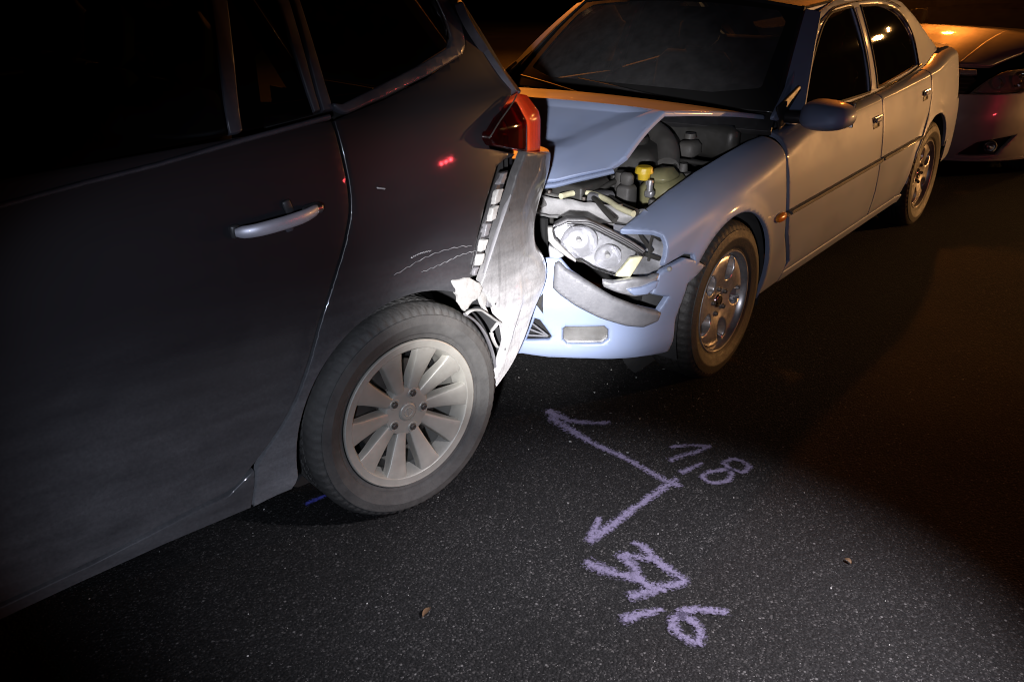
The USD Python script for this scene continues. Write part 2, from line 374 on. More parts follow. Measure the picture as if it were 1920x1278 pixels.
def mk(name, color, rough=.5, metal=0.0, coat=0.0, vary=.12, scale=9.0, bump=0.0, bscale=60.0, spec=.5, dirt=None, damt=.3, coat_rough=.05, dscale=5.0):
    c = np.array(color, float)
    n = {'g': ('geometry', {}),
         'nz': ('noise_texture', {'scale': scale, 'detail': 6.0, 'roughness': .62}),
         'ra': ('rgb_ramp', {'ramp': [(.25, tuple(c * (1 - vary))), (.75, tuple(np.minimum(c * (1 + vary), 1)))]}),
         'rr': ('map_range', {'from_min': .3, 'from_max': .7, 'to_min': max(rough - .08, .02), 'to_max': min(rough + .10, 1)}),
         'p': ('principled_bsdf', {'metallic': metal, 'specular_ior_level': spec, 'coat_weight': coat, 'coat_roughness': coat_rough})}
    l = [('g.position', 'nz.vector'), ('nz.fac', 'ra.fac'), ('nz.fac', 'rr.value'), ('rr.result', 'p.roughness')]
    if dirt is not None:
        n.update({'dn': ('noise_texture', {'scale': dscale, 'detail': 9.0, 'roughness': .7}),
                  'dm': ('map_range', {'from_min': .35, 'from_max': .68, 'to_min': damt * .35, 'to_max': damt, 'clamp': True}),
                  'dx': ('mix_color', {'b': tuple(dirt)}),
                  'cw': ('math', {'math_type': 'multiply_add', 'value2': -coat, 'value3': coat})})
        l += [('g.position', 'dn.vector'), ('dn.fac', 'dm.value'), ('dm.result', 'dx.fac'), ('ra.color', 'dx.a'), ('dx.result', 'p.base_color')]
        if coat: l += [('dm.result', 'cw.value1'), ('cw.value', 'p.coat_weight')]
    else:
        l += [('ra.color', 'p.base_color')]
    if bump:
        n.update({'bn': ('noise_texture', {'scale': bscale, 'detail': 4.0}), 'bu': ('bump', {'strength': bump, 'distance': .004})})
        l += [('g.position', 'bn.vector'), ('bn.fac', 'bu.height'), ('bu.normal', 'p.normal')]
    node_mat(name, n, l, 'p.BSDF')

def pane(name, tint, dust=.03, dustc=(.3, .3, .3), rough=.02, ior=1.5, wave=0.0):
    n = {'g': ('geometry', {}), 't': ('transparent_bsdf', {'color': tint}), 'gl': ('glossy_bsdf', {'color': (1, 1, 1), 'roughness': rough}),
         'fr': ('fresnel', {'IOR': ior}), 'm': ('mix_closure', {}), 'd': ('diffuse_bsdf', {'color': dustc}),
         'nz': ('noise_texture', {'scale': 14.0, 'detail': 8.0, 'roughness': .7}),
         'mr': ('map_range', {'from_min': .3, 'from_max': .75, 'to_min': dust * .65, 'to_max': dust * 1.3, 'clamp': True}), 'm2': ('mix_closure', {})}
    l = [('fr.fac', 'm.fac'), ('t.BSDF', 'm.closure1'), ('gl.BSDF', 'm.closure2'), ('g.position', 'nz.vector'), ('nz.fac', 'mr.value'),
         ('mr.result', 'm2.fac'), ('m.closure', 'm2.closure1'), ('d.BSDF', 'm2.closure2')]
    if wave:
        n.update({'w': ('wave_texture', {'scale': 55.0, 'bands_direction': 'y', 'distortion': 1.5}), 'bu': ('bump', {'strength': wave, 'distance': .003})})
        l += [('g.position', 'w.vector'), ('w.fac', 'bu.height'), ('bu.normal', 'gl.normal')]
    node_mat(name, n, l, 'm2.closure')

# dark van paint: near-black metallic under a film of road dust; its height ramp also paints in the torch falloff
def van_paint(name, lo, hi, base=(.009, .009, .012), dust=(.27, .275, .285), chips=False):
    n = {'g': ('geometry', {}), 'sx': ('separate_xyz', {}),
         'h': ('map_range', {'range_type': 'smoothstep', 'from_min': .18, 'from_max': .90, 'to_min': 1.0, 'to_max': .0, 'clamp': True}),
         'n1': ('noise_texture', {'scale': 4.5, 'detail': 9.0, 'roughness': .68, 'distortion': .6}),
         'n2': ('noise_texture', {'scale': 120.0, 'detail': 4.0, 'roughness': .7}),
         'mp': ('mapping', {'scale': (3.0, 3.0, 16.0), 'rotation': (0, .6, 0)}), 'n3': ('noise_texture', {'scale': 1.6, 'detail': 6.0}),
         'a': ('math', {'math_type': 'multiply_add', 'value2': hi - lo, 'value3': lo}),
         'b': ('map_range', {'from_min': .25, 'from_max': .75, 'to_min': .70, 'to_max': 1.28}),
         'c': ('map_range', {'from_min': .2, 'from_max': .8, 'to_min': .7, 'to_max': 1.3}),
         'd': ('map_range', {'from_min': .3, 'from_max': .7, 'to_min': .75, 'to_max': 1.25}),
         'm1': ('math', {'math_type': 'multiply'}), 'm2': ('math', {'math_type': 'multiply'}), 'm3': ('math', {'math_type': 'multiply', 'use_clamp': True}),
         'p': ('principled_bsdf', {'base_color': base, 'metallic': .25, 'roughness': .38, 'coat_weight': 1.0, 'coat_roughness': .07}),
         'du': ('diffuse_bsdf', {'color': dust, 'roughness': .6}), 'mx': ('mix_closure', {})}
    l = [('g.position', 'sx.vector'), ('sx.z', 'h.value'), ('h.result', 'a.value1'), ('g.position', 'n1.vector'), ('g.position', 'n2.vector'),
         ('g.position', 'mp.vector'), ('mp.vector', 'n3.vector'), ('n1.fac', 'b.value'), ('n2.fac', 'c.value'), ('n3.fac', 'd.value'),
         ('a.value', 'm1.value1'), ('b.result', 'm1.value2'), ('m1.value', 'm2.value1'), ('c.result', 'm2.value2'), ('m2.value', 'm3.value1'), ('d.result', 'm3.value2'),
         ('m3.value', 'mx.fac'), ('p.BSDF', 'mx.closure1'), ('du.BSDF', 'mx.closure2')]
    if chips:
        n.update({'cm': ('mapping', {'scale': (1.0, 1.0, .45), 'rotation': (.0, .35, .0)}), 'cv': ('voronoi_texture', {'feature': 'f1', 'scale': 46.0}), 'cs': ('separate_color', {}),
                  'cn': ('noise_texture', {'scale': 7.0, 'detail': 2.0}), 'cd': ('map_range', {'from_min': .10, 'from_max': .16, 'to_min': 1.0, 'to_max': 0.0, 'clamp': True}),
                  'ck': ('math', {'math_type': 'greater_than', 'value2': .80}), 'cq': ('math', {'math_type': 'greater_than', 'value2': .50}), 'c1': ('math', {'math_type': 'multiply'}), 'c2': ('math', {'math_type': 'multiply'}), 'ci': ('math', {'math_type': 'subtract', 'value1': 1.0}), 'c3': ('math', {'math_type': 'multiply'}),
                  'sm': ('mapping', {'scale': (26.0, 26.0, 2.2), 'rotation': (.25, .5, 0)}), 'sn': ('noise_texture', {'scale': 3.0, 'detail': 5.0, 'roughness': .7}), 'sr': ('map_range', {'from_min': .34, 'from_max': .48, 'to_min': .72, 'to_max': 1.0, 'clamp': True}), 'c4': ('math', {'math_type': 'multiply'}),
                  'bn': ('noise_texture', {'scale': 11.0, 'detail': 6.0, 'roughness': .6}), 'bu': ('bump', {'strength': .3, 'distance': .012})})
        l = [x for x in l if x[1] != 'mx.fac'] + [('g.position', 'cm.vector'), ('cm.vector', 'cv.vector'), ('cv.color', 'cs.color'), ('cs.r', 'ck.value1'), ('g.position', 'cn.vector'), ('cn.fac', 'cq.value1'), ('cv.distance', 'cd.value'),
              ('ck.value', 'c1.value1'), ('cq.value', 'c1.value2'), ('c1.value', 'c2.value1'), ('cd.result', 'c2.value2'), ('c2.value', 'ci.value2'), ('m3.value', 'c3.value1'), ('ci.value', 'c3.value2'),
              ('g.position', 'sm.vector'), ('sm.vector', 'sn.vector'), ('sn.fac', 'sr.value'), ('c3.value', 'c4.value1'), ('sr.result', 'c4.value2'), ('c4.value', 'mx.fac'), ('g.position', 'bn.vector'), ('bn.fac', 'bu.height'), ('bu.normal', 'p.normal'), ('bu.normal', 'du.normal')]
    node_mat(name, n, l, 'mx.closure')
van_paint('dark_paint', .010, .27)
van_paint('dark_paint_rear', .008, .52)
van_paint('dusty_torchlit_bumper', .05, 1.0, base=(.03, .03, .032), dust=(.46, .455, .45), chips=True)  # dust plus painted-in torch glare: pale low down, dark at the top

mk('silver_blue_paint', (.225, .295, .47), rough=.50, metal=.12, coat=.25, vary=.05, scale=3.0, dirt=(.30, .28, .25), damt=.24, dscale=3.5, coat_rough=.12)
mk('grey_car_paint', (.30, .31, .34), rough=.36, metal=.30, coat=.9, vary=.05, scale=3.0, dirt=(.3, .28, .25), damt=.15)
mk('black_trim', (.016, .016, .018), rough=.42, vary=.3, scale=30, bump=.1, dirt=(.2, .19, .18), damt=.10)
mk('dusty_trim', (.09, .09, .10), rough=.5, vary=.2, scale=20, dirt=(.3, .29, .27), damt=.2)
mk('pillar_trim', (.022, .022, .028), rough=.30, vary=.15, scale=12, coat=.6, dirt=(.20, .20, .24), damt=.22)
mk('rubber', (.02, .02, .02), rough=.75, vary=.3, scale=40, bump=.3, bscale=160, dirt=(.14, .136, .125), damt=.50, dscale=9)
mk('clean_rubber', (.016, .016, .016), rough=.6, vary=.3, scale=40, bump=.3, bscale=160, dirt=(.10, .095, .085), damt=.12, dscale=9)
mk('dusty_alloy', (.42, .41, .365), rough=.48, metal=.35, vary=.14, scale=14, bump=.12, bscale=90, dirt=(.34, .33, .285), damt=.75, dscale=12)
mk('alloy', (.50, .50, .52), rough=.30, metal=.75, vary=.08, scale=14, coat=.4, dirt=(.25, .22, .18), damt=.18, dscale=10)
mk('brake_steel', (.12, .11, .10), rough=.5, metal=.6, vary=.3, scale=20, dirt=(.10, .07, .05), damt=.4)
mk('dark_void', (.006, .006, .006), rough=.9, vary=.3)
mk('liner', (.013, .014, .017), rough=.8, vary=.3, scale=12, bump=.4, bscale=40, dirt=(.08, .08, .075), damt=.35)
mk('chrome', (.80, .80, .82), rough=.12, metal=1.0, vary=.05)
mk('handle_metal', (.50, .50, .56), rough=.42, metal=.55, vary=.06, coat=.3)
mk('satin_chrome', (.62, .62, .64), rough=.28, metal=1.0, vary=.06, dirt=(.3, .3, .3), damt=.2)
mk('white_primer', (.36, .36, .35), rough=.6, vary=.16, scale=26, bump=.3, bscale=50, dirt=(.12, .115, .10), damt=.55, dscale=30)
mk('bare_metal', (.62, .63, .66), rough=.38, metal=.7, vary=.12, scale=20, bump=.25, bscale=30, dirt=(.10, .10, .10), damt=.4, dscale=16)
mk('grey_plastic', (.085, .088, .10), rough=.55, vary=.12, scale=25, bump=.2, bscale=120, dirt=(.36, .36, .36), damt=.25, dscale=14)
mk('housing_grey', (.17, .17, .175), rough=.5, vary=.15, scale=30, bump=.3, bscale=120, dirt=(.05, .05, .05), damt=.35, dscale=30)
mk('crushed_white', (.60, .60, .60), rough=.42, metal=.3, vary=.14, scale=22, bump=.5, bscale=36, dirt=(.07, .07, .07), damt=.6, dscale=22)
mk('engine_grey', (.075, .075, .075), rough=.6, vary=.3, scale=16, bump=.4, bscale=40, dirt=(.12, .11, .09), damt=.4)
mk('engine_black', (.022, .022, .022), rough=.5, vary=.3, scale=16, bump=.3, bscale=40, dirt=(.10, .095, .08), damt=.3)
mk('coolant_tank', (.26, .25, .13), rough=.4, vary=.18, scale=14, dirt=(.10, .09, .05), damt=.4)
mk('yellow_cap', (.72, .50, .03), rough=.4, vary=.1, scale=30, dirt=(.2, .15, .03), damt=.3, dscale=40)
mk('strip_grey', (.10, .105, .12), rough=.5, vary=.1, coat=.15, dirt=(.2, .19, .18), damt=.2)
mk('glass_crumb', (.30, .32, .31), rough=.12, vary=.1)
mk('amber', (.75, .26, .03), rough=.25, coat=.8, vary=.1)
mk('seat_cloth', (.05, .05, .055), rough=.9, vary=.2, scale=60)
mk('dash_plastic', (.03, .03, .032), rough=.6, vary=.2, scale=30, bump=.2, bscale=120)
mk('yellowed_plastic', (.62, .60, .40), rough=.35, coat=.5, vary=.12, scale=40, bump=.3, bscale=60)
mk('white_reflector', (.50, .50, .52), rough=.25, metal=.6, vary=.08, scale=20, bump=.25, bscale=35)
mk('lamp_pole_steel', (.25, .26, .27), rough=.5, metal=.6, vary=.15)
mk('leaf_brown', (.16, .09, .045), rough=.7, vary=.3, scale=60)
mk('road_grit', (.42, .41, .39), rough=.6, vary=.4, scale=300)
mk('red_reflector', (.95, .22, .08), rough=.4, metal=.0, coat=.0, vary=.3, scale=20, bump=.5, bscale=45)
pane('clear_lens', (.93, .94, .95), dust=.05, wave=.35, rough=.04)
pane('fog_lens', (.75, .76, .76), dust=.25, dustc=(.35, .34, .31), wave=.5, rough=.08)
pane('red_lens', (.95, .12, .04), dust=.42, dustc=(.95, .12, .03), rough=.05, wave=.5)
pane('smoked_red_lens', (.60, .04, .03), dust=.02, dustc=(.3, .02, .02), rough=.04)
pane('tinted_glass', (.16, .17, .18), dust=.006)
pane('car_glass', (.62, .66, .64), dust=.012)
pane('screen_glass', (.60, .64, .62), dust=.16, dustc=(.35, .35, .36))
def emitter(name, color, strength):
    node_mat(name, {'e': ('emission', {'color': color, 'strength': strength})}, [], 'e.emission')
emitter('sodium_glow', (1, .42, .09), 30.0)
emitter('warm_glow', (1, .68, .36), 30.0)
emitter('red_glow', (1, .03, .03), 12.0)

# asphalt: stones of a few millimetres set in dark bitumen, worn patches, damp film
n = {'g': ('geometry', {}),
     'v1': ('voronoi_texture', {'feature': 'f1', 'scale': 132.0}), 'v2': ('voronoi_texture', {'feature': 'f1', 'scale': 360.0}),
     'wn': ('separate_color', {}), 'wn2': ('separate_color', {}),
     'r1': ('rgb_ramp', {'ramp': [(0, (.006, .006, .006)), (.45, (.010, .010, .0102)), (.78, (.021, .0205, .0205)), (.93, (.042, .040, .039)), (.985, (.068, .065, .062)), (1, (.15, .145, .14))]}),
     'r2': ('rgb_ramp', {'ramp': [(0, (.005, .005, .005)), (.7, (.011, .011, .011)), (.95, (.028, .027, .026)), (1, (.12, .115, .11))]}),
     'gap': ('map_range', {'from_min': .28, 'from_max': .62, 'to_min': 1.0, 'to_max': .0, 'clamp': True}),
     'mx': ('mix_color', {}), 'big': ('noise_texture', {'scale': .9, 'detail': 7.0, 'roughness': .65}),
     'bm': ('map_range', {'from_min': .3, 'from_max': .7, 'to_min': .58, 'to_max': 1.40}), 'mul': ('vector_math', {'math_type': 'scale'}),
     'hs': ('math', {'math_type': 'multiply_add', 'value2': -1.0, 'value3': 1.0}), 'h2': ('noise_texture', {'scale': 420.0, 'detail': 3.0}), 'ha': ('math', {'math_type': 'multiply_add', 'value2': .5}),
     'bu': ('bump', {'strength': .85, 'distance': .0035}),
     'rg': ('map_range', {'from_min': .3, 'from_max': .7, 'to_min': .75, 'to_max': .95}),
     'p': ('principled_bsdf', {'specular_ior_level': .25})}
l = [('g.position', 'v1.vector'), ('g.position', 'v2.vector'), ('v1.color', 'wn.color'), ('v2.color', 'wn2.color'), ('wn.r', 'r1.fac'), ('wn2.r', 'r2.fac'),
     ('v1.distance', 'gap.value'), ('gap.result', 'mx.fac'), ('r2.color', 'mx.a'), ('r1.color', 'mx.b'), ('g.position', 'big.vector'), ('big.fac', 'bm.value'),
     ('mx.result', 'mul.vector1'), ('bm.result', 'mul.scale'), ('mul.vector', 'p.base_color'), ('v1.distance', 'hs.value1'), ('g.position', 'h2.vector'), ('h2.fac', 'ha.value1'), ('hs.value', 'ha.value3'),
     ('ha.value', 'bu.height'), ('bu.normal', 'p.normal'), ('big.fac', 'rg.value'), ('rg.result', 'p.roughness')]
node_mat('asphalt', n, l, 'p.BSDF')

def spray(name, color):
    n = {'g': ('geometry', {}), 'at': ('attribute', {'attribute': 'edge'}), 'n1': ('noise_texture', {'scale': 260.0, 'detail': 5.0, 'roughness': .75}),
         'n2': ('noise_texture', {'scale': 27.0, 'detail': 4.0}), 'v': ('voronoi_texture', {'feature': 'f1', 'scale': 150.0}), 'sc': ('separate_color', {}),
         's1': ('math', {'math_type': 'multiply_add', 'value2': 1.15}), 's2': ('math', {'math_type': 'multiply_add', 'value2': .95}), 's3': ('math', {'math_type': 'multiply_add', 'value2': .75, 'value3': -.90}),
         'mr': ('map_range', {'range_type': 'smoothstep', 'from_min': .52, 'from_max': 1.55, 'to_min': 0.0, 'to_max': .80, 'clamp': True}),
         't': ('transparent_bsdf', {}), 'd': ('diffuse_bsdf', {'color': color, 'roughness': .5}), 'm': ('mix_closure', {}),
         'cr': ('rgb_ramp', {'ramp': [(.2, tuple(np.array(color) * .62)), (.8, color)]}),
         'hs': ('math', {'math_type': 'multiply', 'value2': -1.0}), 'bu': ('bump', {'strength': .6, 'distance': .003})}
    l = [('g.position', 'n1.vector'), ('g.position', 'n2.vector'), ('g.position', 'v.vector'), ('v.color', 'sc.color'), ('sc.r', 's3.value1'),
         ('n2.fac', 's2.value1'), ('s3.value', 's2.value3'), ('n1.fac', 's1.value1'), ('s2.value', 's1.value3'), ('at.fac', 'add.value1'), ('s1.value', 'add.value2'),
         ('add.value', 'mr.value'), ('mr.result', 'm.fac'), ('t.BSDF', 'm.closure1'), ('d.BSDF', 'm.closure2'), ('n1.fac', 'cr.fac'), ('cr.color', 'd.color'),
         ('v.distance', 'hs.value1'), ('hs.value', 'bu.height'), ('bu.normal', 'd.normal')]
    n['add'] = ('math', {'math_type': 'add'})
    node_mat(name, n, l, 'm.closure')
spray('violet_paint', (.30, .265, .40))
spray('blue_paint', (.12, .13, .6))

# ---------------------------------------------------------------- road
road = usdkit.mesh(stage, '/World/road', surf(lambda q: np.c_[q, np.zeros(len(q))], np.linspace(-90, 90, 31), np.linspace(-90, 90, 31)), MAT['asphalt'])
tagp(road.GetPrim(), 'dark rough asphalt road surface under and beside the crashed cars', 'road', kind='structure')

# ---------------------------------------------------------------- wheels (own frame: axle along y, outer face towards -y)
def tyre(R, r_in, w, grooves=72, depth=.006):
    # section from the outer bead over the tread to the inner bead
    h = R - r_in; hw = w / 2
    pr = [(r_in - .004, -hw + .030), (r_in + .004, -hw + .016), (r_in + .012, -hw + .012), (r_in + .016, -hw + .012), (r_in + .20 * h, -hw + .006), (r_in + .24 * h, -hw + .0035), (r_in + .30 * h, -hw + .002),
          (r_in + .45 * h, -hw - .004), (r_in + .50 * h, -hw - .0055), (r_in + .53 * h, -hw - .0045), (r_in + .70 * h, -hw - .001), (r_in + .745 * h, -hw + .001), (r_in + .75 * h, -hw + .004), (R - .030, -hw + .004), (R - .0285, -hw + .003), (R - .019, -hw + .008)]
    tread = [(R - .010, -hw + .015), (R - .005, -hw + .026)]
    nb = 5; xs = np.linspace(-hw + .034, hw - .034, nb + 1)
    for k in range(nb):
        tread += [(R, xs[k] + .003), (R + .0005, (xs[k] + xs[k + 1]) / 2), (R, xs[k + 1] - .003)]
        if k < nb - 1: tread += [(R - .007, xs[k + 1] - .0025), (R - .007, xs[k + 1] + .0025)]
    tread += [(R - .005, hw - .026), (R - .010, hw - .015)]
    back = [(R - .019, hw - .008), (R - .04, hw), (r_in + .4 * h, hw + .004), (r_in + .1 * h, hw - .006), (r_in - .004, hw - .03)]
    prof = np.array(pr + tread + back); n0, n1 = len(pr), len(pr) + len(tread)
    seg = grooves * 4
    y = prof[:, 1]
    def mod(th, i):
        sh = np.clip((np.abs(y[i]) - (hw - .045)) / .03, 0, 1)
        ph = (th / (2 * np.pi) * grooves + y[i] * 14.0) % 1.0
        cut = (ph > .74) & (i >= n0 - 2) & (i < n1 + 1)
        mid = (np.abs(y[i]) < hw - .045) & (((th / (2 * np.pi) * grooves * 1.0 + np.abs(y[i]) * 22.0) % 1.0) > .80) & (i >= n0) & (i < n1) & (prof[i, 0] > R - .006)
        return -depth * cut * (.35 + .65 * sh) - .004 * mid
    return lathe(prof, seg, mod=mod)

def nut(r=.0105, h=.014):
    c = trimesh.creation.cylinder(r, h, sections=6); c = moved(c, rx=math.pi / 2)
    ring = lathe([(r * .5, -h / 2 - .001), (r * .62, -h / 2 - .003), (r * .8, -h / 2 - .002), (r * .95, -h / 2 + .002)], 18)
    return cat(c, ring)

def van_wheel(w):
    R, rr, hw = .330, .2285, .1075
    part(w, 'tyre', tyre(R, rr, .215), 'rubber', smooth=32)
    lip = lathe([(.186, -.050), (.196, -.080), (.201, -.093), (.206, -.0975), (.221, -.0985), (.226, -.1000), (.2290, -.0985), (.2305, -.094), (.2285, -.088), (.222, -.082)], 128)
    barrel = lathe([(.186, -.050), (.190, -.03), (.192, .03), (.198, .085), (.215, .1), (.222, .1)], 96)
    rim = cat(lip, barrel)
    rp = part(w, 'rim', rim, 'dusty_alloy', smooth=35)
    # ten dished spokes: broad flat face with a groove down each flank
    rs = np.linspace(.040, .2045, 16)
    for k in range(10):
        a = math.radians(34.5 + 36 * k)
        wd = np.interp(rs, [.04, .07, .12, .17, .2045], [.0125, .0160, .0222, .0296, .0380])
        yf = np.interp(rs, [.04, .075, .12, .17, .195, .2045], [-.070, -.0725, -.080, -.0900, -.0945, -.0955])
        sec = []
        for r, hwid, y in zip(rs, wd, yf):
            dep = np.interp(r, [.04, .12, .2045], [.030, .030, .020])
            sec.append([(-hwid - .004, y + dep), (-hwid - .0015, y + .010), (-hwid, y + .0035), (-hwid + .003, y + .0008), (-hwid * .45, y), (0, y - .0006), (hwid * .45, y), (hwid - .003, y + .0008), (hwid, y + .0035), (hwid + .0015, y + .010), (hwid + .004, y + dep)])
        sec = np.array(sec); m, nn = sec.shape[:2]
        ca, sa = math.cos(a), math.sin(a)
        P = np.stack([rs[:, None] * ca - sec[..., 0] * sa, sec[..., 1], rs[:, None] * sa + sec[..., 0] * ca], -1).reshape(-1, 3)
        F = [[i * nn + j, i * nn + j + 1, (i + 1) * nn + j + 1, (i + 1) * nn + j] for i in range(m - 1) for j in range(nn - 1)]
        F = np.array(F); part(w, 'spoke', trimesh.Trimesh(P, np.vstack([F[:, [0, 1, 2]], F[:, [0, 2, 3]]]), process=False), 'dusty_alloy', smooth=40)
    hub = lathe([(.0, -.0735), (.024, -.0735), (.029, -.0725), (.0295, -.071), (.031, -.0705), (.031, -.0725), (.048, -.0725), (.066, -.0725), (.074, -.070), (.080, -.062), (.082, -.04), (.0, -.04)], 72)
    part(w, 'hub', hub, 'dusty_alloy', smooth=35)
    cap = cat(lathe([(.0, -.0765), (.022, -.0765), (.0255, -.0755), (.027, -.073)], 40), tube([(.014 * math.cos(t), -.0765, .014 * math.sin(t)) for t in np.linspace(0, 2 * np.pi, 25)[:-1]], .0013, 6, closed=True), box((.004, .002, .027), (0, -.077, 0), .0005))
    part(w, 'centre_cap', cap, 'dusty_alloy')
    for k in range(5):
        a = math.radians(68 + 72 * k)
        well = lathe([(.0115, -.0690), (.0118, -.0735), (.0150, -.0742), (.0165, -.0728)], 24)
        x, z = .0575 * math.cos(a), .0575 * math.sin(a)
        nt = part(w, 'lug_nut', moved(nut(), (x, -.0700, z), ry=0), 'brake_steel')
        part(w, 'nut_seat', moved(well, (x, 0, z)), 'dusty_alloy')
    part(w, 'brake_disc', lathe([(.06, -.035), (.075, -.02), (.145, -.018), (.147, -.014), (.145, -.006), (.06, -.006)], 64), 'brake_steel', smooth=30)
    part(w, 'wheel_back', lathe([(.0, .0), (.10, .02), (.19, .03)], 48), 'dark_void')

# ---------------------------------------------------------------- dark van
van = thing('dark_van', 'dark dusty van with a torn rear bumper corner, struck from behind by a sedan', 'van')
WHX = 2.70
def vside(poly, name, mat, label=None, h=.028, t=.014, r=.004, out=0.0, both=True, holes=(), smooth=50):
    m = panel(poly, VS, h, t, r, -1.0 if VSIGN < 0 else 1.0, out, holes)
    p = part(van, name, m, mat, label, smooth)
    return p, m
VSIGN = -1.0 if map_normals(VS, np.array([[-.5, .6]]), 1.0)[0, 1] > 0 else 1.0
def vfar(m, name, mat, label=None): part(van, name, mirror(m, .90), mat, label)

ARCH = [(round(.378 * math.cos(a), 4), round(.33 + .378 * math.sin(a), 4)) for a in np.radians(np.linspace(188, 62, 30))]
door_edge = [(-0.151, 1.1839), (-0.1463, 1.1033), (-0.1439, 1.0251), (-0.1473, 0.9791), (-0.1694, 0.9089), (-0.2224, 0.8026), (-0.2745, 0.7064), (-0.328, 0.5933), (-0.3825, 0.4967), (-0.4399, 0.4211), (-0.4814, 0.3804), (-0.5695, 0.316), (-0.6637, 0.3063), (-0.8966, 0.2735), (-1.1017, 0.2592)]
seam = smoothline(door_edge, 70)
rear_door = [(-1.40, 1.150)] + [tuple(p) for p in seam] + [(-1.40, .395)]
p, m = vside(rear_door, 'rear_door', 'dark_paint', r=.003); vfar(m, 'rear_door', 'dark_paint')
seam = seam
qp = [(float(seam[0, 0]) + .006, float(seam[0, 1]))] + [(0.015, 1.2141), (0.1632, 1.252), (0.2737, 1.2921), (0.3227, 1.332), (0.3292, 1.3766)] + [(.17, 1.50), (.12, 1.64)] + [(.235, 1.64)] + [(0.3591, 1.4255), (0.407, 1.351), (0.4639, 1.2637), (0.4933, 1.1998), (0.4666, 1.1713), (0.396, 1.1325), (0.3223, 1.0836), (0.3424, 1.0483), (0.4644, 1.0093), (0.397, 1.0061), (0.3614, 0.9928), (0.2991, 0.8951), (0.2573, 0.8033), (0.218, 0.6994)]
cut = [tuple(p + [.0058, -.001]) for p in seam if p[0] > -.4749 and p[1] < seam[0, 1] - .01][::-1]
qp2 = [(-0.3801, 0.2571), (-0.392, 0.2393), (-0.5015, 0.2262), (-0.4865, 0.3558)] + cut
quarter = qp + ARCH[::-1] + qp2
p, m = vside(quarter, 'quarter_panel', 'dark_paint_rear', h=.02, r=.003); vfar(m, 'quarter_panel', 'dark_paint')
sill = [(-0.5053, 0.2263), (-0.7377, 0.2266), (-0.939, 0.219), (-1.1104, 0.2093)] + [(-2.3, .245), (-2.3, .385)] + [(-1.41, .385)] + [(-1.1038, 0.2463), (-0.8979, 0.2594), (-0.6649, 0.2929), (-0.5662, 0.3022), (-0.4903, 0.3542)]
p, m = vside(sill, 'sill', 'dark_paint'); vfar(m, 'sill', 'dark_paint')
fdoor = [(-1.41, 1.15), (-1.41, .395), (-2.30, .40), (-2.42, .62), (-2.44, 1.09)]
p, m = vside(fdoor, 'front_door', 'dark_paint', h=.05); vfar(m, 'front_door', 'dark_paint')
FARCH = [(round(-WHX + .378 * math.cos(a), 4), round(.33 + .378 * math.sin(a), 4)) for a in np.radians(np.linspace(0, 180, 30))]
ffend = [(-2.45, 1.085), (-2.43, .62), (-2.31, .40), (-2.31, .24), (-2.322, .33)] + FARCH[1:-1] + [(-3.078, .33), (-3.09, .28), (-3.52, .28), (-3.50, .60), (-3.40, .84), (-2.9, 1.0)]
p, m = vside(ffend, 'front_wing', 'dark_paint', h=.05); vfar(m, 'front_wing', 'dark_paint')
# window line: belt strip, pillars, quarter window surround
belt = [(-0.906, 1.1218), (-0.7536, 1.1374), (-0.5852, 1.1514), (-0.3942, 1.1746), (-0.1509, 1.1984), (-0.1496, 1.1874), (-0.398, 1.1625), (-0.5881, 1.1408), (-0.7567, 1.1263), (-0.9092, 1.1102)]
belt = [(-2.40, 1.105)] + belt[:5] + belt[5:] + [(-2.40, 1.090)]
p, m = vside(belt, 'belt_strip', 'pillar_trim', out=.008, h=.03); vfar(m, 'belt_strip', 'pillar_trim')
TOPZ = 1.60
p, m = vside([(-.475, TOPZ), (-.425, TOPZ)] + [(-0.3326, 1.4627), (-0.3799, 1.1887), (-0.4149, 1.1851), (-0.3738, 1.4642)], 'window_pillar', 'pillar_trim', out=-.001, h=.03); vfar(m, 'window_pillar', 'pillar_trim')
p, m = vside([(-.292, TOPZ), (-.258, TOPZ)] + [(-0.1803, 1.457), (-0.1693, 1.2076), (-0.1894, 1.205), (-0.2146, 1.4583)], 'window_pillar', 'pillar_trim', out=.001, h=.03); vfar(m, 'window_pillar', 'pillar_trim')
p, m = vside([(-.252, TOPZ), (-.225, TOPZ)] + [(-0.1523, 1.456), (-0.1341, 1.2062), (-0.1641, 1.2058), (-0.1747, 1.4568)], 'window_pillar', 'pillar_trim', out=.001, h=.03); vfar(m, 'window_pillar', 'pillar_trim')
qw = Polygon([(-0.1362, 1.1871), (0.0168, 1.219), (0.1648, 1.2571), (0.3233, 1.3058), (0.3231, 1.3838), (0.2848, 1.4501)] + [(.125, 1.53), (.06, TOPZ), (-.222, TOPZ)]).buffer(-.045).buffer(.045).union(Polygon([(-.2, 1.56), (.06, 1.56), (.06, TOPZ), (-.222, TOPZ)])).buffer(0)
qw_in = Polygon([(-0.1341, 1.2098), (-0.0078, 1.2431), (0.1368, 1.2834), (0.272, 1.3276), (0.2653, 1.3871), (0.2451, 1.4476)] + [(.095, 1.53), (.045, TOPZ), (-.232, TOPZ)]).buffer(-.03).buffer(.03)
p, m = vside(qw.difference(qw_in).difference(shapely.box(-.3, 1.22, -.12, 1.7)), 'quarter_window_trim', 'pillar_trim', out=.008, h=.02, r=.004); vfar(m, 'quarter_window_trim', 'pillar_trim')
bright = [(0.2418, 1.4491), (0.2577, 1.3875), (0.2628, 1.3551), (0.2582, 1.3407)]
bt = VS(smoothline([(.095, 1.53)] + bright, 40)); bt[:, 1] -= .006
part(van, 'chrome_bead', tube(bt, .0022, 6), 'chrome')
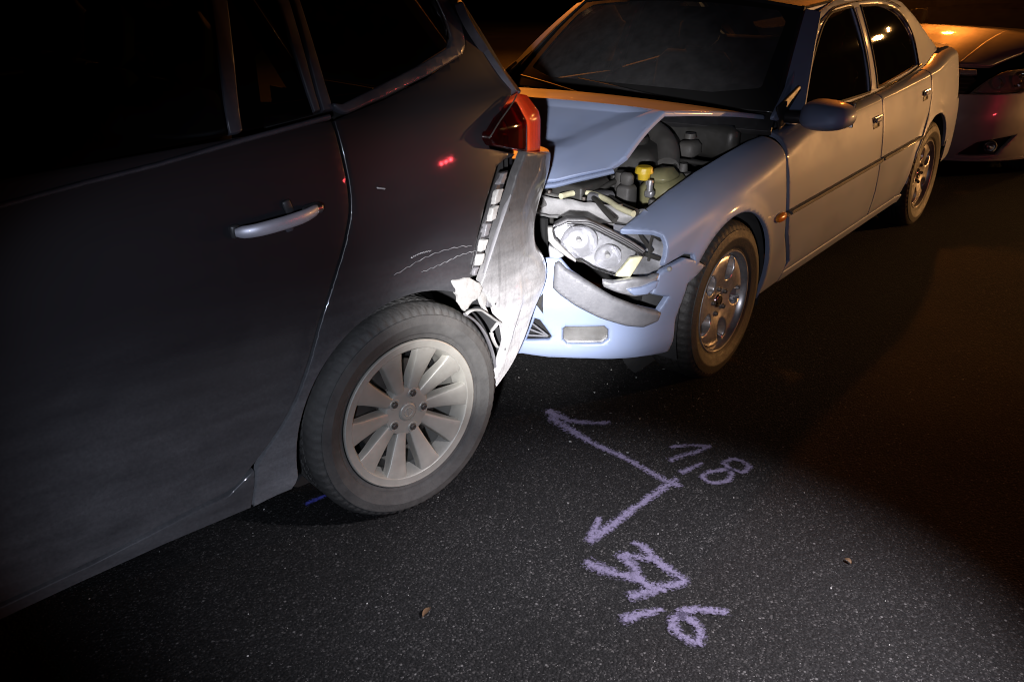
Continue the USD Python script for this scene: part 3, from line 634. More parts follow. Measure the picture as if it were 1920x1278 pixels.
# glass
p, m = vside([(-2.36, 1.105), (-2.0, 1.55), (-1.72, TOPZ), (-1.46, TOPZ), (-1.46, 1.135)], 'front_window', 'tinted_glass', out=-.006, t=0, h=.08); vfar(m, 'front_window', 'tinted_glass')
p, m = vside([(-1.38, 1.135), (-1.38, TOPZ), (-.472, TOPZ)] + [(-0.3701, 1.4641), (-0.4116, 1.187)], 'rear_window', 'tinted_glass', out=-.006, t=0, h=.06); vfar(m, 'rear_window', 'tinted_glass')
p, m = vside([(-0.3828, 1.1879), (-0.3351, 1.4628)] + [(-.428, TOPZ), (-.29, TOPZ)] + [(-0.2119, 1.4582), (-0.1871, 1.2035)], 'rear_window', 'tinted_glass', out=-.006, t=0, h=.06); vfar(m, 'rear_window', 'tinted_glass')
p, m = vside(qw_in.buffer(.004), 'quarter_window', 'tinted_glass', out=-.006, t=0, h=.05); vfar(m, 'quarter_window', 'tinted_glass')
part(van, 'window_frame', cat(panel([(-2.4, TOPZ - .02), (-2.0, 1.66), (.30, 1.66), (.20, TOPZ - .02)], VS, .05, .02, .004, VSIGN), panel([(-1.46, 1.12), (-1.38, 1.12), (-1.38, 1.62), (-1.46, 1.62)], VS, .05, .02, .004, VSIGN)), 'dark_paint')
# door handle: pull bar on two feet, its key cover, the recess behind it
hp = np.array([(-0.4597, 0.9762), (-0.4142, 0.9795), (-0.359, 0.9838), (-0.3094, 0.9871), (-0.2433, 0.9928)])
P3 = VS(hp); P3[:, 1] -= np.array([.016, .040, .046, .042, .016])
bar = tube(smoothline(P3, 28), np.interp(np.linspace(0, 1, 28), [0, .06, .3, .7, .94, 1], [.006, .0095, .0105, .0105, .009, .006]), 16, flat=1.55)
hd = part(van, 'door_handle', bar, 'handle_metal')
foot = VS(np.array([(-0.2758, 0.991), (-0.3231, 0.9665)]))
part(hd, 'key_cover', cat(box((.052, .030, .024), VS(np.array([hp[4]]))[0] + [-.012, -.012, -.001], .007, ry=-.12)), 'satin_chrome')
part(hd, 'handle_bracket', box((.022, .010, .034), VS(np.array([hp[3]]))[0] + [-.006, -.002, .020], .004, ry=-.3), 'black_trim')
part(hd, 'handle_bracket', box((.022, .010, .030), VS(np.array([hp[3]]))[0] + [-.010, -.002, -.026], .004, ry=-.1), 'pillar_trim')
part(hd, 'handle_bracket', box((.024, .012, .032), VS(np.array([hp[0]]))[0] + [.006, -.001, -.001], .005, ry=-.1), 'black_trim')
vfar(bar, 'door_handle', 'satin_chrome')
# tail lamp round the corner
CS = -1.0 if map_normals(VC, np.array([[.1, .8]]), 1.0)[0, 1] > 0 else 1.0
lamp_poly = [(0.4345, 1.18), (0.5497, 1.1586), (0.549, 1.1152)] + [(.555, 1.085), (.60, 1.05), (.60, .985), (.52, .972)] + [(0.4984, 0.9985), (0.3894, 1.0138), (0.2288, 1.0601), (0.203, 1.0907), (0.2835, 1.1345)]

lamp_poly = list(Polygon(lamp_poly).buffer(-.016).buffer(.016).exterior.coords)[:-1]
part(van, 'tail_lamp', panel(Polygon(lamp_poly).buffer(0).intersection(shapely.box(-1, .9, .388, 1.3)), VC, .014, .03, .006, CS, .010), 'smoked_red_lens', 'dark inner half of the tail lamp')
part(van, 'tail_lamp', panel(Polygon(lamp_poly).buffer(0).intersection(shapely.box(.392, .9, 1, 1.3)), VC, .014, .03, .006, CS, .010), 'red_lens')
part(van, 'lamp_reflector', panel(Polygon(lamp_poly).buffer(-.006).intersection(shapely.box(.36, .9, .7, 1.2)), VC, .012, .03, .004, CS, -.006), 'red_reflector')
gl = VC(smoothline([(0.4283, 1.1776), (0.3191, 1.1449), (0.2348, 1.1064), (0.2093, 1.0869)], 24)); gl[:, 1] -= .010; gl[:, 0] -= .004
part(van, 'lamp_seal', tube(gl, .0022, 6), 'clean_rubber')
# hatch: edge strip of the rear pillar, glass, lower skin, roof
part(van, 'hatch_edge', panel([(0.2398, 1.4356)] + [(.50, 1.44), (.55, 1.30)] + [(0.5498, 1.1666), (0.4566, 1.1837), (0.4466, 1.3048)], VC, .02, .02, .004, CS, .004), 'pillar_trim')
ye = np.linspace(.16, .90, 14)
def VH(q):  # hatch surface: y across, z up
    q = np.atleast_2d(np.asarray(q, float)); y, z = q[:, 0], q[:, 1]
    c = 1 - ((y - .9) / .8) ** 2
    return np.c_[.565 + .05 * c - np.clip(z - 1.04, 0, None) * .70 - np.clip(.95 - z, 0, 1) * .05, y, z]
HS = -1.0 if map_normals(VH, np.array([[.8, 1.2]]), 1.0)[0, 0] < 0 else 1.0
part(van, 'rear_glass', panel([(.36, 1.10), (1.44, 1.10), (1.36, 1.58), (.44, 1.58)], VH, .06, 0, .004, HS, .002), 'tinted_glass')
part(van, 'hatch', panel([(.22, .52), (1.58, .52), (1.60, 1.0), (1.56, 1.14), (1.42, 1.66), (.38, 1.66), (.24, 1.14), (.20, 1.0)], VH, .05, .03, .006, HS, 0, [[(.36, 1.10), (1.44, 1.10), (1.36, 1.58), (.44, 1.58)]]), 'dark_paint')
part(van, 'number_plate_recess', box((.02, .56, .13), (.615, .90, .86), .006), 'black_trim')
# torn bumper corner peeled from the wing, and the far corner still whole
BS = -1.0 if map_normals(VB, np.array([[.35, .8]]), 1.0)[0, 1] > 0 else 1.0
bump_poly = [(0.3467, 1.024), (0.3056, 0.9653), (0.2656, 0.8669), (0.2087, 0.7654), (0.1582, 0.6959), (0.1441, 0.6668), (0.183, 0.6243), (0.2252, 0.5719), (0.2512, 0.5208), (0.2466, 0.4646), (0.2279, 0.4089), (0.2298, 0.3369)] + [(.42, .235), (.70, .26), (1.05, .30), (1.05, .955), (.70, .975), (.60, .982)] + [(0.536, 0.9848), (0.4207, 1.0063)]
part(van, 'rear_bumper', panel(bump_poly, VB, .013, .022, .006, BS, .004), 'dusty_torchlit_bumper', 'torn scuffed bumper corner peeled away from the wing')
ledge = surf(lambda q: np.c_[VB(np.c_[q[:, 0], np.full(len(q), .985)])[:, :2] + np.c_[-q[:, 1] * .7, q[:, 1] * .9], .985 + 0 * q[:, 0]], np.linspace(.42, 1.05, 30), [0, .05, .11])
part(van, 'bumper_ledge', ledge, 'black_trim')
part(van, 'rear_bumper', mirror(panel([(.12, .70), (.20, .50), (.24, .25), (1.03, .28), (1.03, .95), (.12, .98)], VC, .05, .02, .005, CS, .01), .9), 'dark_paint')
# pale clip rail laid bare along the torn seam: separate clips on a backing strip
rail = np.array([(0.3925, 0.9733), (0.3632, 0.9328), (0.3348, 0.8891), (0.3077, 0.845), (0.2857, 0.8029), (0.2645, 0.7636), (0.2461, 0.7267), (0.2293, 0.6994)])
wid = np.array([.016, .017, .0165, .016, .0155, .0145, .0135, .011])
part(van, 'clip_rail', panel([tuple(p + [-.011, 0]) for p in rail] + [tuple(p + [w + .010, 0]) for p, w in zip(rail[::-1], wid[::-1])], VS, .012, .010, .002, VSIGN, -.004), 'black_trim')
nrm = VSIGN
for k in range(7):
    a, b = rail[k], rail[k + 1]; w = (wid[k] + wid[k + 1]) / 2
    a2, b2 = a + (b - a) * .07, a + (b - a) * (.90 if k % 2 else .84)
    j = rng.uniform(-.0042, .0042, 3)
    q = [tuple(a2 + [-w * .75 + j[0], 0]), tuple(a2 + [w * .80, j[1]]), tuple(b2 + [w * .72 + j[2], 0]), tuple(b2 + [-w * .70, j[0]])]
    part(van, 'rail_clip', crumple(panel(q, VS, .005, .014, .0025, VSIGN, .006 + .004 * (k % 3)), .005, 60, k), 'white_primer' if k % 3 else 'dusty_trim')
for px in ([(.003, .002)], ):
    pass
edge = VS(np.array([(0.4825, 1.0029), (0.4304, 0.9536), (0.3715, 0.8749), (0.3136, 0.7867), (0.2665, 0.7052)])); edge[:, 1] -= .012
part(van, 'bent_flange', tube(smoothline(edge, 30), np.interp(np.linspace(0, 1, 30), [0, .5, 1], [.006, .008, .006]), 8, flat=.5), 'dusty_trim')
# broken bracket pieces over the wheel
def VSo(q, off=0.0):
    p = VS(q); p[:, 1] -= off; return p
part(van, 'torn_bracket', crumple(panel([(0.1436, 0.7131), (0.2142, 0.7036), (0.2496, 0.6809), (0.2675, 0.6563), (0.2415, 0.6381), (0.2091, 0.62), (0.1913, 0.6004), (0.1719, 0.63), (0.158, 0.6679)], VS, .006, .012, .003, VSIGN, .004), .008, 34), 'white_primer')
part(van, 'torn_bracket', panel([(0.2464, 0.6611), (0.28, 0.6395), (0.3085, 0.6006), (0.3283, 0.553), (0.3195, 0.5783), (0.2896, 0.6167), (0.2808, 0.5943), (0.2946, 0.5675), (0.2815, 0.5679), (0.2629, 0.6048)], VS, .010, .010, .002, VSIGN, -.006), 'white_primer')
arc = VSo(np.array([(0.1955, 0.5957), (0.2144, 0.6027), (0.2446, 0.5961), (0.277, 0.5727), (0.3088, 0.5454), (0.3328, 0.5269)]), .004)
part(van, 'torn_bracket', tube(smoothline(arc, 24), .0085, 8, flat=.45), 'white_primer')
arc = VSo(np.array([(0.3328, 0.5305), (0.3147, 0.5184), (0.301, 0.5041), (0.3095, 0.4794), (0.3295, 0.4431)]), .0)
part(van, 'torn_bracket', tube(smoothline(arc, 20), .0075, 8, flat=.45), 'white_primer')
arc = VSo(np.array([(0.1997, 0.591), (0.2332, 0.5639), (0.2686, 0.5212), (0.2976, 0.4682), (0.319, 0.4124), (0.3289, 0.3669)]), -.004)
part(van, 'liner_edge', tube(smoothline(arc, 24), .0105, 8, flat=.4), 'dusty_trim')
part(van, 'torn_bracket', panel([(0.2929, 0.6223), (0.3192, 0.6204), (0.3269, 0.5944), (0.3197, 0.58), (0.2946, 0.5848)], VS, .008, .01, .002, VSIGN, -.012), 'dusty_trim')
# arch liners, floor, inner shell, scratches
def liner(cx, y0, y1, r, a0=4, a1=184):
    th = np.radians(np.linspace(a0, a1, 40))
    return surf(lambda q: np.c_[cx + (r + .0 * q[:, 1]) * np.cos(q[:, 0]), q[:, 1], .33 + r * np.sin(q[:, 0])], th, [y0, (y0 + y1) / 2, y1])
for cx in (0.0, -WHX):
    for s in (0, 1):
        m = cat(liner(cx, .03, .36, .392), moved(lathe([(.0, 0), (.395, 0)], 40), (cx, .36, .33)))
        part(van, 'arch_liner', mirror(m, .9) if s else m, 'liner')
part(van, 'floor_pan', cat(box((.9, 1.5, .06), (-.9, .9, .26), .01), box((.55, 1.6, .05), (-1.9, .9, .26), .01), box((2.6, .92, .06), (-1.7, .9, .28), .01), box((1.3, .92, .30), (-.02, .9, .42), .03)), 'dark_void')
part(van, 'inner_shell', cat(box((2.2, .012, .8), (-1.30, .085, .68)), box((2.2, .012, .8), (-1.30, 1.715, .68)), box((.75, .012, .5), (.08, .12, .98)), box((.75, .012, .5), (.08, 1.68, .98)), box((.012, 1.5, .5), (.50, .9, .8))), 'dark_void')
for y in (.45, 1.0, 1.4):
    part(van, 'seat', cat(box((.14, .46, .62), (-.42, y, .95), .05, ry=.18), box((.48, .46, .14), (-.68, y, .62), .05), box((.09, .24, .18), (-.33, y, 1.34), .04, ry=.18)), 'seat_cloth')
part(van, 'roof', surf(lambda q: np.c_[q[:, 0], .9 + .62 * q[:, 1], 1.66 + .06 * (1 - q[:, 1] ** 2) - .10 * np.clip((-1.6 - q[:, 0]) / .8, 0, 1) ** 2], np.linspace(-2.05, .20, 16), np.linspace(-1.05, 1.05, 13)), 'dark_paint')
part(van, 'windscreen', surf(lambda q: np.c_[-2.06 - .92 * q[:, 0] - .18 * (1 - q[:, 1] ** 2), .9 + (.62 + .16 * q[:, 0]) * q[:, 1], 1.66 - .56 * q[:, 0]], np.linspace(0, 1, 9), np.linspace(-1, 1, 13)), 'tinted_glass')
part(van, 'bonnet', surf(lambda q: np.c_[-2.95 - .62 * q[:, 0] - .08 * (1 - q[:, 1] ** 2), .9 + (.76 - .08 * q[:, 0]) * q[:, 1], 1.09 - .22 * q[:, 0] ** 1.5 + .05 * (1 - q[:, 1] ** 2)], np.linspace(0, 1, 9), np.linspace(-1, 1, 13)), 'dark_paint')
part(van, 'front_bumper', surf(lambda q: np.c_[-3.60 - .16 * (1 - q[:, 1] ** 2) + .06 * np.abs(q[:, 0]) + .3 * np.clip(np.abs(q[:, 1]) - .8, 0, 1), .9 + .78 * q[:, 1], .56 + .30 * q[:, 0]], np.linspace(-1, 1, 9), np.linspace(-1, 1, 19)), 'dark_paint')
for k, ps in enumerate(([(-0.0422, 0.7725), (0.0012, 0.7828), (0.0455, 0.7933), (0.0936, 0.8004), (0.1385, 0.8025), (0.1808, 0.8007), (0.2328, 0.7918)], [(0.0467, 0.7606), (0.0937, 0.7644), (0.1461, 0.7703), (0.1942, 0.7759), (0.2481, 0.774)], [(0.0187, 0.8052), (0.0552, 0.8119), (0.0876, 0.8107)], [(-0.058, 1.0775), (-0.0119, 1.064)], [(-0.0612, 1.0085), (-0.0362, 1.0015)])):
    if k == 3: continue
    L = VS(smoothline(ps, 26)); L[:, 1] -= .0012; L[:, 2] += .002 * np.sin(np.arange(26) * 2.1)
    part(van, 'scratch', tube(L, np.abs(np.sin(np.arange(26) * .9)) * .0007 + .00035, 5), 'bare_metal')
# wheels
vw = empty(van, 'wheel', (0, .102, .33)); van_wheel(vw)
for loc, rz, ry in (((-WHX, .102, .33), 0, .5), ((0, 1.698, .33), math.pi, .9), ((-WHX, 1.698, .33), math.pi, .3)):
    p = empty(van, 'wheel', loc, rz, ry)
    pr = stage.GetPrimAtPath(p); pr.GetReferences().AddInternalReference(vw); pr.SetInstanceable(True)

# ---------------------------------------------------------------- silver blue sedan
SED_LOC, SED_RZ = (1.3035, .7814, 0.0), .16679
sedan = thing('crashed_sedan', 'silver blue sedan with buckled bonnet and broken headlamp rammed into the dark van', 'sedan', SED_LOC, SED_RZ)
WB = 2.637
def sgn(M, uv, axis): return -1.0 if map_normals(M, np.array([uv]), 1.0)[0, axis] > 0 else 1.0
sSS, sSG, sSB, sSH = sgn(SS, (1.2, .6), 1), sgn(SG, (1.4, 1.1), 1), sgn(SB, (.7, .4), 1), sgn(SH, (.2, .6), 1)
sSD, sWS, sSR, sRW = -sgn(SD, (-.2, .5), 2), -sgn(SWS, (0, .5), 2), -sgn(SR, (0, .5), 2), -sgn(SRW, (0, .5), 2)
def sp(name, poly, M, s, mat, label=None, h=.025, t=.014, r=.004, out=0.0, holes=(), both=True, par=None, smooth=50):
    m = panel(poly, M, h, t, r, s, out, holes)
    p = part(par or sedan, name, m, mat, label, smooth)
    if both: part(sedan, name, mirror(m), mat)
    return p
def arch(cx, r=.352, a0=196, a1=-16, n=34): return [(round(cx + r * math.cos(a), 4), round(.31 + r * math.sin(a), 4)) for a in np.radians(np.linspace(a0, a1, n))]
PAINT = 'silver_blue_paint'
# near front wing with the opened lamp corner
fa = [p for p in arch(0.0) if p[0] > -.30]
wing = [(-0.5294, 0.7822), (-0.4003, 0.8263), (-0.2213, 0.8792), (-0.0165, 0.9211), (0.1892, 0.9419), (0.4044, 0.9591), (0.5014, 0.953)] + [(.52, 1.02), (.455, .80)] + [(0.4571, 0.7172), (0.4799, 0.5689), (0.5128, 0.4568), (0.61, 0.301)] + [(.595, .215), (.36, .205)] + fa[::-1] + [(-0.2952, 0.5791), (-0.3398, 0.5908), (-0.4179, 0.5807), (-0.4609, 0.5739)] + [(-0.4434, 0.6096), (-0.4392, 0.6485), (-0.4353, 0.6983), (-0.4535, 0.724), (-0.4873, 0.7466)]
part(sedan, 'front_wing', panel(wing, SS, .016, .014, .004, sSS), PAINT, 'front wing sprung open round the broken headlamp')
fwing = [(-.60, .80), (-.2, .90), (.3, .98), (.52, 1.02), (.455, .80), (.50, .56), (.595, .215), (.36, .205)] + fa[::-1] + [(-.31, .565), (-.55, .58)]
part(sedan, 'front_wing', mirror(panel(fwing, SS, .03, .014, .004, sSS)), PAINT)
TOPV = 1.05
fdoor_s = [(.462, .80)] + [(0.4845, 0.7121), (0.5093, 0.5624), (0.551, 0.4473), (0.647, 0.2982)] + [(.602, .262), (1.69, .268)] + [(1.70, .40), (1.672, .60), (1.655, .80), (1.652, .96), (.56, .955)]
sp('front_door', fdoor_s, SS, sSS, PAINT)
ra = [p for p in arch(WB, .360)]
rdoor = [(1.660, .96), (1.663, .80), (1.680, .60), (1.708, .40), (1.698, .268), (2.235, .272), (2.262, .36), (2.30, .50), (2.39, .62), (2.47, .70), (2.52, .80), (2.50, .99)]
sp('rear_door', rdoor, SS, sSS, PAINT)
quart = [(2.508, .99), (2.528, .80), (2.478, .695), (2.40, .615), (2.31, .498), (2.272, .36), (2.262, .31)] + [p for p in ra if p[0] < WB + .345 and p[1] > .33] + [(3.00, .42), (3.42, .46), (3.50, .62), (3.55, .90), (3.55, 1.06), (3.0, 1.10), (2.70, 1.06)]
sp('rear_wing', quart, SS, sSS, PAINT)
sp('sill', [(.60, .205), (2.25, .215), (2.262, .265), (.606, .256)], SS, sSS, PAINT)
# glasshouse frame on either side, its panes and seals
g_out = [(.50, .93), (.80, 1.10), (1.00, 1.215), (1.16, 1.292), (1.40, 1.335), (1.80, 1.345), (2.15, 1.332), (2.42, 1.285), (2.62, 1.20), (2.85, 1.08), (3.05, 1.0), (3.05, .93), (2.55, .915), (1.65, .875), (.70, .875)]
w1 = [(0.7508, 0.9388), (0.9612, 1.1183), (1.2171, 1.255), (1.282, 1.2785), (1.3574, 1.2883), (1.6565, 1.2852)] + [(1.672, .905)]
w1 = [(.745, .925), (.90, 1.055), (1.06, 1.165), (1.22, 1.25), (1.36, 1.287), (1.62, 1.297), (1.645, 1.1), (1.625, .905)]
w2 = [(1.735, .912), (1.745, 1.1), (1.735, 1.296), (2.02, 1.288), (2.25, 1.255), (2.40, 1.19), (2.49, 1.08), (2.50, .955)]
sp('side_frame', g_out, SG, sSG, PAINT, holes=[w1, w2], h=.03)
for w in (w1, w2):
    sp('side_window', list(Polygon(w).buffer(-.004).exterior.coords)[:-1], SG, sSG, 'car_glass', out=-.008, t=0, r=.001, h=.06)
    c = SG(smoothline(list(w) + [w[0]], 90)); c[:, 1] -= .001
    for m in (tube(c, .0055, 6),): part(sedan, 'window_seal', m, 'clean_rubber'); part(sedan, 'window_seal', mirror(m), 'clean_rubber')
c = SG(smoothline([(.62, .895), (1.1, .888), (1.65, .893), (2.1, .915), (2.55, .948)], 50)); c[:, 1] -= .006
m = tube(c, .007, 6, flat=.6); part(sedan, 'belt_moulding', m, 'satin_chrome'); part(sedan, 'belt_moulding', mirror(m), 'satin_chrome')
c = SG(smoothline([(1.10, 1.240), (1.22, 1.268), (1.40, 1.306), (1.80, 1.318), (2.10, 1.306), (2.34, 1.262)], 50)); c[:, 1] -= .006
m = tube(c, .006, 6, flat=.7); part(sedan, 'roof_moulding', m, 'satin_chrome'); part(sedan, 'roof_moulding', mirror(m), 'satin_chrome')
sp('pillar_cover', [(1.652, .905), (1.672, 1.10), (1.655, 1.293), (1.712, 1.293), (1.722, 1.10), (1.712, .908)], SG, sSG, PAINT, out=.003, h=.03)
# roof, screens, boot
part(sedan, 'roof', panel([(-1.02, 0), (1.02, 0), (1.02, 1), (-1.02, 1)], SR, .08, .02, .006, sSR), PAINT)
for sx in (-1, 1): part(sedan, 'roof_channel', tube(SR(np.c_[np.full(20, sx * 1.0), np.linspace(.02, .98, 20)]) + [0, 0, .003], .007, 6), 'black_trim')
part(sedan, 'windscreen', panel([(-.97, .0), (.97, .0), (.97, .98), (-.97, .98)], SWS, .07, 0, .002, sWS, .002), 'screen_glass')
_fo = Polygon([(-.965, .005), (.965, .005), (.965, .975), (-.965, .975)]).difference(Polygon([(-.83, .21), (-.60, .15), (.60, .15), (.80, .21), (.82, .78), (.76, .86), (-.80, .88), (-.85, .80)]).buffer(.04))
part(sedan, 'screen_border', panel(_fo, SWS, .06, 0, .002, sWS, .005), 'dark_void')
part(sedan, 'windscreen_seal', cat(tube(SWS(np.c_[np.linspace(-.97, .97, 40), np.full(40, .99)]) + [0, 0, .004], .010, 6), tube(SWS(np.c_[np.full(20, -.975), np.linspace(0, 1, 20)]) + [0, 0, .004], .012, 6), tube(SWS(np.c_[np.full(20, .975), np.linspace(0, 1, 20)]) + [0, 0, .004], .012, 6)), 'black_trim')
part(sedan, 'screen_pillar', panel([(-1.12, -.02), (-.985, -.02), (-.985, 1.0), (-1.10, 1.0)], SWS, .03, .02, .005, sWS, .004), PAINT)
part(sedan, 'screen_pillar', panel([(.985, -.02), (1.12, -.02), (1.10, 1.0), (.985, 1.0)], SWS, .03, .02, .005, sWS, .004), PAINT)
part(sedan, 'rear_screen', panel([(-.95, 0), (.95, 0), (.95, 1), (-.95, 1)], SRW, .08, 0, .003, sRW, 0), 'car_glass')
part(sedan, 'boot_lid', surf(lambda q: np.c_[3.00 + .50 * q[:, 0] + .10 * (1 - q[:, 1] ** 2), (.715 - .10 * q[:, 0] ** 3) * q[:, 1], 1.0 + .03 * (1 - q[:, 1] ** 2) - .02 * q[:, 0] ** 2], np.linspace(0, 1, 9), np.linspace(-1, 1, 15), True), PAINT)
part(sedan, 'tail_panel', surf(lambda q: np.c_[3.52 + .10 * (1 - q[:, 1] ** 2) + .06 * np.sin(np.pi * q[:, 0]), (.62 + .02 * q[:, 0]) * q[:, 1], .98 - .38 * q[:, 0]], np.linspace(0, 1, 9), np.linspace(-1, 1, 15), True), PAINT)
part(sedan, 'rear_bumper', surf(lambda q: np.c_[3.60 - .9 * np.clip(np.abs(q[:, 1]) - .78, 0, 1) ** 1.2 * 3 + .06 * (1 - q[:, 1] ** 2) - .05 * np.abs(q[:, 0]) ** 3, .82 * np.sin(np.clip(q[:, 1], -1, 1) * 1.45) / math.sin(1.45), .48 + .18 * q[:, 0]], np.linspace(-1, 1, 9), np.linspace(-1, 1, 31), True), PAINT)
for s in (-1, 1): part(sedan, 'tail_lamp', box((.06, .20, .16), (3.555, s * .54, .80), .02), 'red_reflector')
# rubbing strips, handles, repeater, filler, mirror
def strip(x0, x1, n=40):
    x = np.linspace(x0, x1, n); p = SS(np.c_[x, .556 + .012 * (x - .45)]); p[:, 1] -= .007
    return p
for a, b in ((.445, .475), (.50, 1.665), (1.690, 2.345)):
    m = tube(strip(a, b, 30 if b - a > .1 else 5), .016, 8, flat=.62)
    m = moved(m); part(sedan, 'rubbing_strip', m, 'strip_grey'); part(sedan, 'rubbing_strip', mirror(m), 'strip_grey')
    if b - a > .1:
        L = strip(a + .01, b - .01); L[:, 1] -= .011; L[:, 2] += .006; part(sedan, 'strip_insert', tube(L, .003, 6), 'grey_plastic'); part(sedan, 'strip_insert', mirror(tube(L, .003, 6)), 'grey_plastic')
P = SS(np.array([[.432, .556]]))[0]
rep_ = moved(trimesh.creation.icosphere(3), tuple(P + [-.012, -.006, 0]), s=(.050, .016, .020))
part(sedan, 'side_repeater', rep_, 'amber', 'amber side repeater at the wing edge'); part(sedan, 'side_repeater', mirror(rep_), 'amber')
for x in (.62, .66): part(sedan, 'badge', box((.022, .004, .014), SS(np.array([[x, .558]]))[0] + [0, -.016, 0], .001), 'chrome')
for hx, hz in ((1.555, .770), (2.385, .800)):
    q = [(hx - .045, hz - .026), (hx + .050, hz - .024), (hx + .052, hz + .030), (hx - .043, hz + .028)]
    cup = panel(q, SS, .02, .012, .003, sSS, .0025); P = SS(np.array([[hx, hz]]))[0]
    hd = part(sedan, 'door_handle', cup, 'black_trim')
    fl = box((.078, .014, .022), P + [.002, -.010, .016], .006); part(hd, 'handle_flap', fl, PAINT)
    part(hd, 'handle_edge', tube([P + [-.048, -.006, -.022], P + [-.048, -.006, .030], P + [.052, -.006, .032]], .003, 6), 'chrome')
    part(hd, 'lock', moved(lathe([(0, -.004), (.008, -.004), (.010, 0)], 20), tuple(P + [.020, -.003, -.010])), 'chrome')
    part(sedan, 'door_handle', mirror(cup), 'black_trim')
# mirror: shell, glass bezel, foot
mc = np.array([.655, -.920, .940])
sh = trimesh.creation.icosphere(4); v = np.array(sh.vertices)
v = np.sign(v) * np.abs(v) ** .78; v[:, 0] = np.where(v[:, 0] > 0, v[:, 0] * .35, v[:, 0])
v = v * [.118, .108, .058]; v[:, 2] *= 1 - .22 * np.clip(-v[:, 1] / .11, -1, 1) * .6; v[:, 0] += .02 * (v[:, 2] / .07)
shell = trimesh.Trimesh(v + mc, sh.faces, process=False)
mir = part(sedan, 'wing_mirror', shell, PAINT); part(sedan, 'wing_mirror', mirror(shell), PAINT)
part(mir, 'mirror_glass', box((.006, .17, .10), mc + [.047, .0, 0], .003), 'chrome')
bez = tube([mc + [-.060 + .05 * abs(math.cos(t)) * 0 + .015, .005 + .112 * math.cos(t), -.004 + .070 * math.sin(t)] for t in np.linspace(math.pi * .45, math.pi * 1.55, 24)], .004, 6)
foot = cat(box((.14, .13, .05), (.66, -.80, .925), .018, rz=.15), box((.20, .018, .11), (.64, -.752, .955), .008, rz=-.05, ry=-.35))
part(mir, 'mirror_foot', foot, 'black_trim'); part(sedan, 'mirror_foot', mirror(foot), 'black_trim')
# bonnet: folded up in the middle, its nose bent down towards the van
hood = [(-.69, .02), (.69, .02), (.70, 1.0), (.66, 1.95), (-.2, 2.0), (-.40, 1.98), (-.635, 1.96), (-.655, 1.80), (-.645, 1.3), (-.64, 1.0), (-.67, .6)]
part(sedan, 'bonnet', panel(hood, SD, .022, .012, .006, sSD), PAINT, 'bonnet buckled upward with its nose bent down')
lip = SD(smoothline([(-.64, 1.96), (-.52, 1.985), (-.40, 1.99), (-.2, 2.0), (.2, 2.0), (.66, 1.95)], 60)); lip[:, 2] -= .014
part(sedan, 'bonnet_lip', tube(lip, .013, 8, flat=.7), PAINT)
part(sedan, 'cowl', panel([(-.98, -.16), (.98, -.16), (.98, .0), (-.98, .0)], SWS, .06, .02, .004, sWS, -.002), 'black_trim')
for a, b in (((-.62, -.04), (.30, .09)), ((.10, -.05), (.86, .07))):
    L = SWS(smoothline([a, ((a[0] + b[0]) / 2, (a[1] + b[1]) / 2 + .012), b], 20)); L = L + [-.012, 0, .016]
    wp = part(sedan, 'wiper_blade', tube(L, .006, 6), 'black_trim')
# front bumper with a notch where the skin has torn, strip hanging off, fog lamp, air slot
notch_low = [(0.5457, 0.6195), (0.5844, 0.6177), (0.6185, 0.5798), (0.6725, 0.5439), (0.7458, 0.4978), (0.8381, 0.4532), (0.9409, 0.415), (0.9755, 0.4597)]
slot = [(0.4706, 0.3161), (0.5013, 0.3988), (0.5173, 0.3935), (0.5573, 0.335), (0.5484, 0.3228)]
fog = [(0.5957, 0.3653), (0.6048, 0.374), (0.7378, 0.3807), (0.7536, 0.3661), (0.7546, 0.3344), (0.7341, 0.3194), (0.6116, 0.3131), (0.5966, 0.3258)]
bsk = [(.0, .56), (.30, .60)] + notch_low + [(0.9023, 0.4846), (0.9324, 0.5493), (0.9509, 0.5626), (0.9901, 0.5715), (1.0615, 0.5821), (1.1221, 0.5606)] + [(1.20, .52)] + [(1.0795, 0.4834), (1.0321, 0.3605), (1.017, 0.23), (0.877, 0.2466), (0.6804, 0.2542), (0.5502, 0.2492), (0.4578, 0.2586)] + [(.30, .225), (.0, .22)]
part(sedan, 'front_bumper', panel(bsk, SB, .014, .016, .005, sSB, 0, [slot, fog]), PAINT, 'front bumper skin torn open below the headlamp')
part(sedan, 'front_bumper', mirror(panel([(0, .56), (.3, .60), (.9, .58), (1.20, .57), (1.2, .5), (1.1, .28), (.9, .24), (.3, .225), (0, .22)], SB, .04, .016, .005, sSB)), PAINT)
strip_p = [(0.5639, 0.6032), (0.5794, 0.6107), (0.604, 0.5879), (0.6724, 0.5476), (0.7643, 0.4915), (0.8577, 0.4468), (0.9409, 0.415), (0.9313, 0.3841), (0.8713, 0.3712), (0.8097, 0.385), (0.7156, 0.4219), (0.6395, 0.4614), (0.585, 0.4986), (0.5609, 0.5199)]
part(sedan, 'bumper_strip', panel(strip_p, SB, .012, .022, .008, sSB, .020), 'grey_plastic', 'grey bumper strip bent and hanging loose')
part(sedan, 'fog_lamp', panel(list(Polygon(fog).buffer(-.001).exterior.coords)[:-1], SB, .012, .02, .004, sSB, -.004), 'fog_lens')
part(sedan, 'fog_reflector', panel(list(Polygon(fog).buffer(.004).exterior.coords)[:-1], SB, .02, .004, .002, sSB, -.028), 'satin_chrome')
part(sedan, 'slot_back', panel(list(Polygon(slot).buffer(.01).exterior.coords)[:-1], SB, .02, .01, .002, sSB, -.045), 'dark_void')
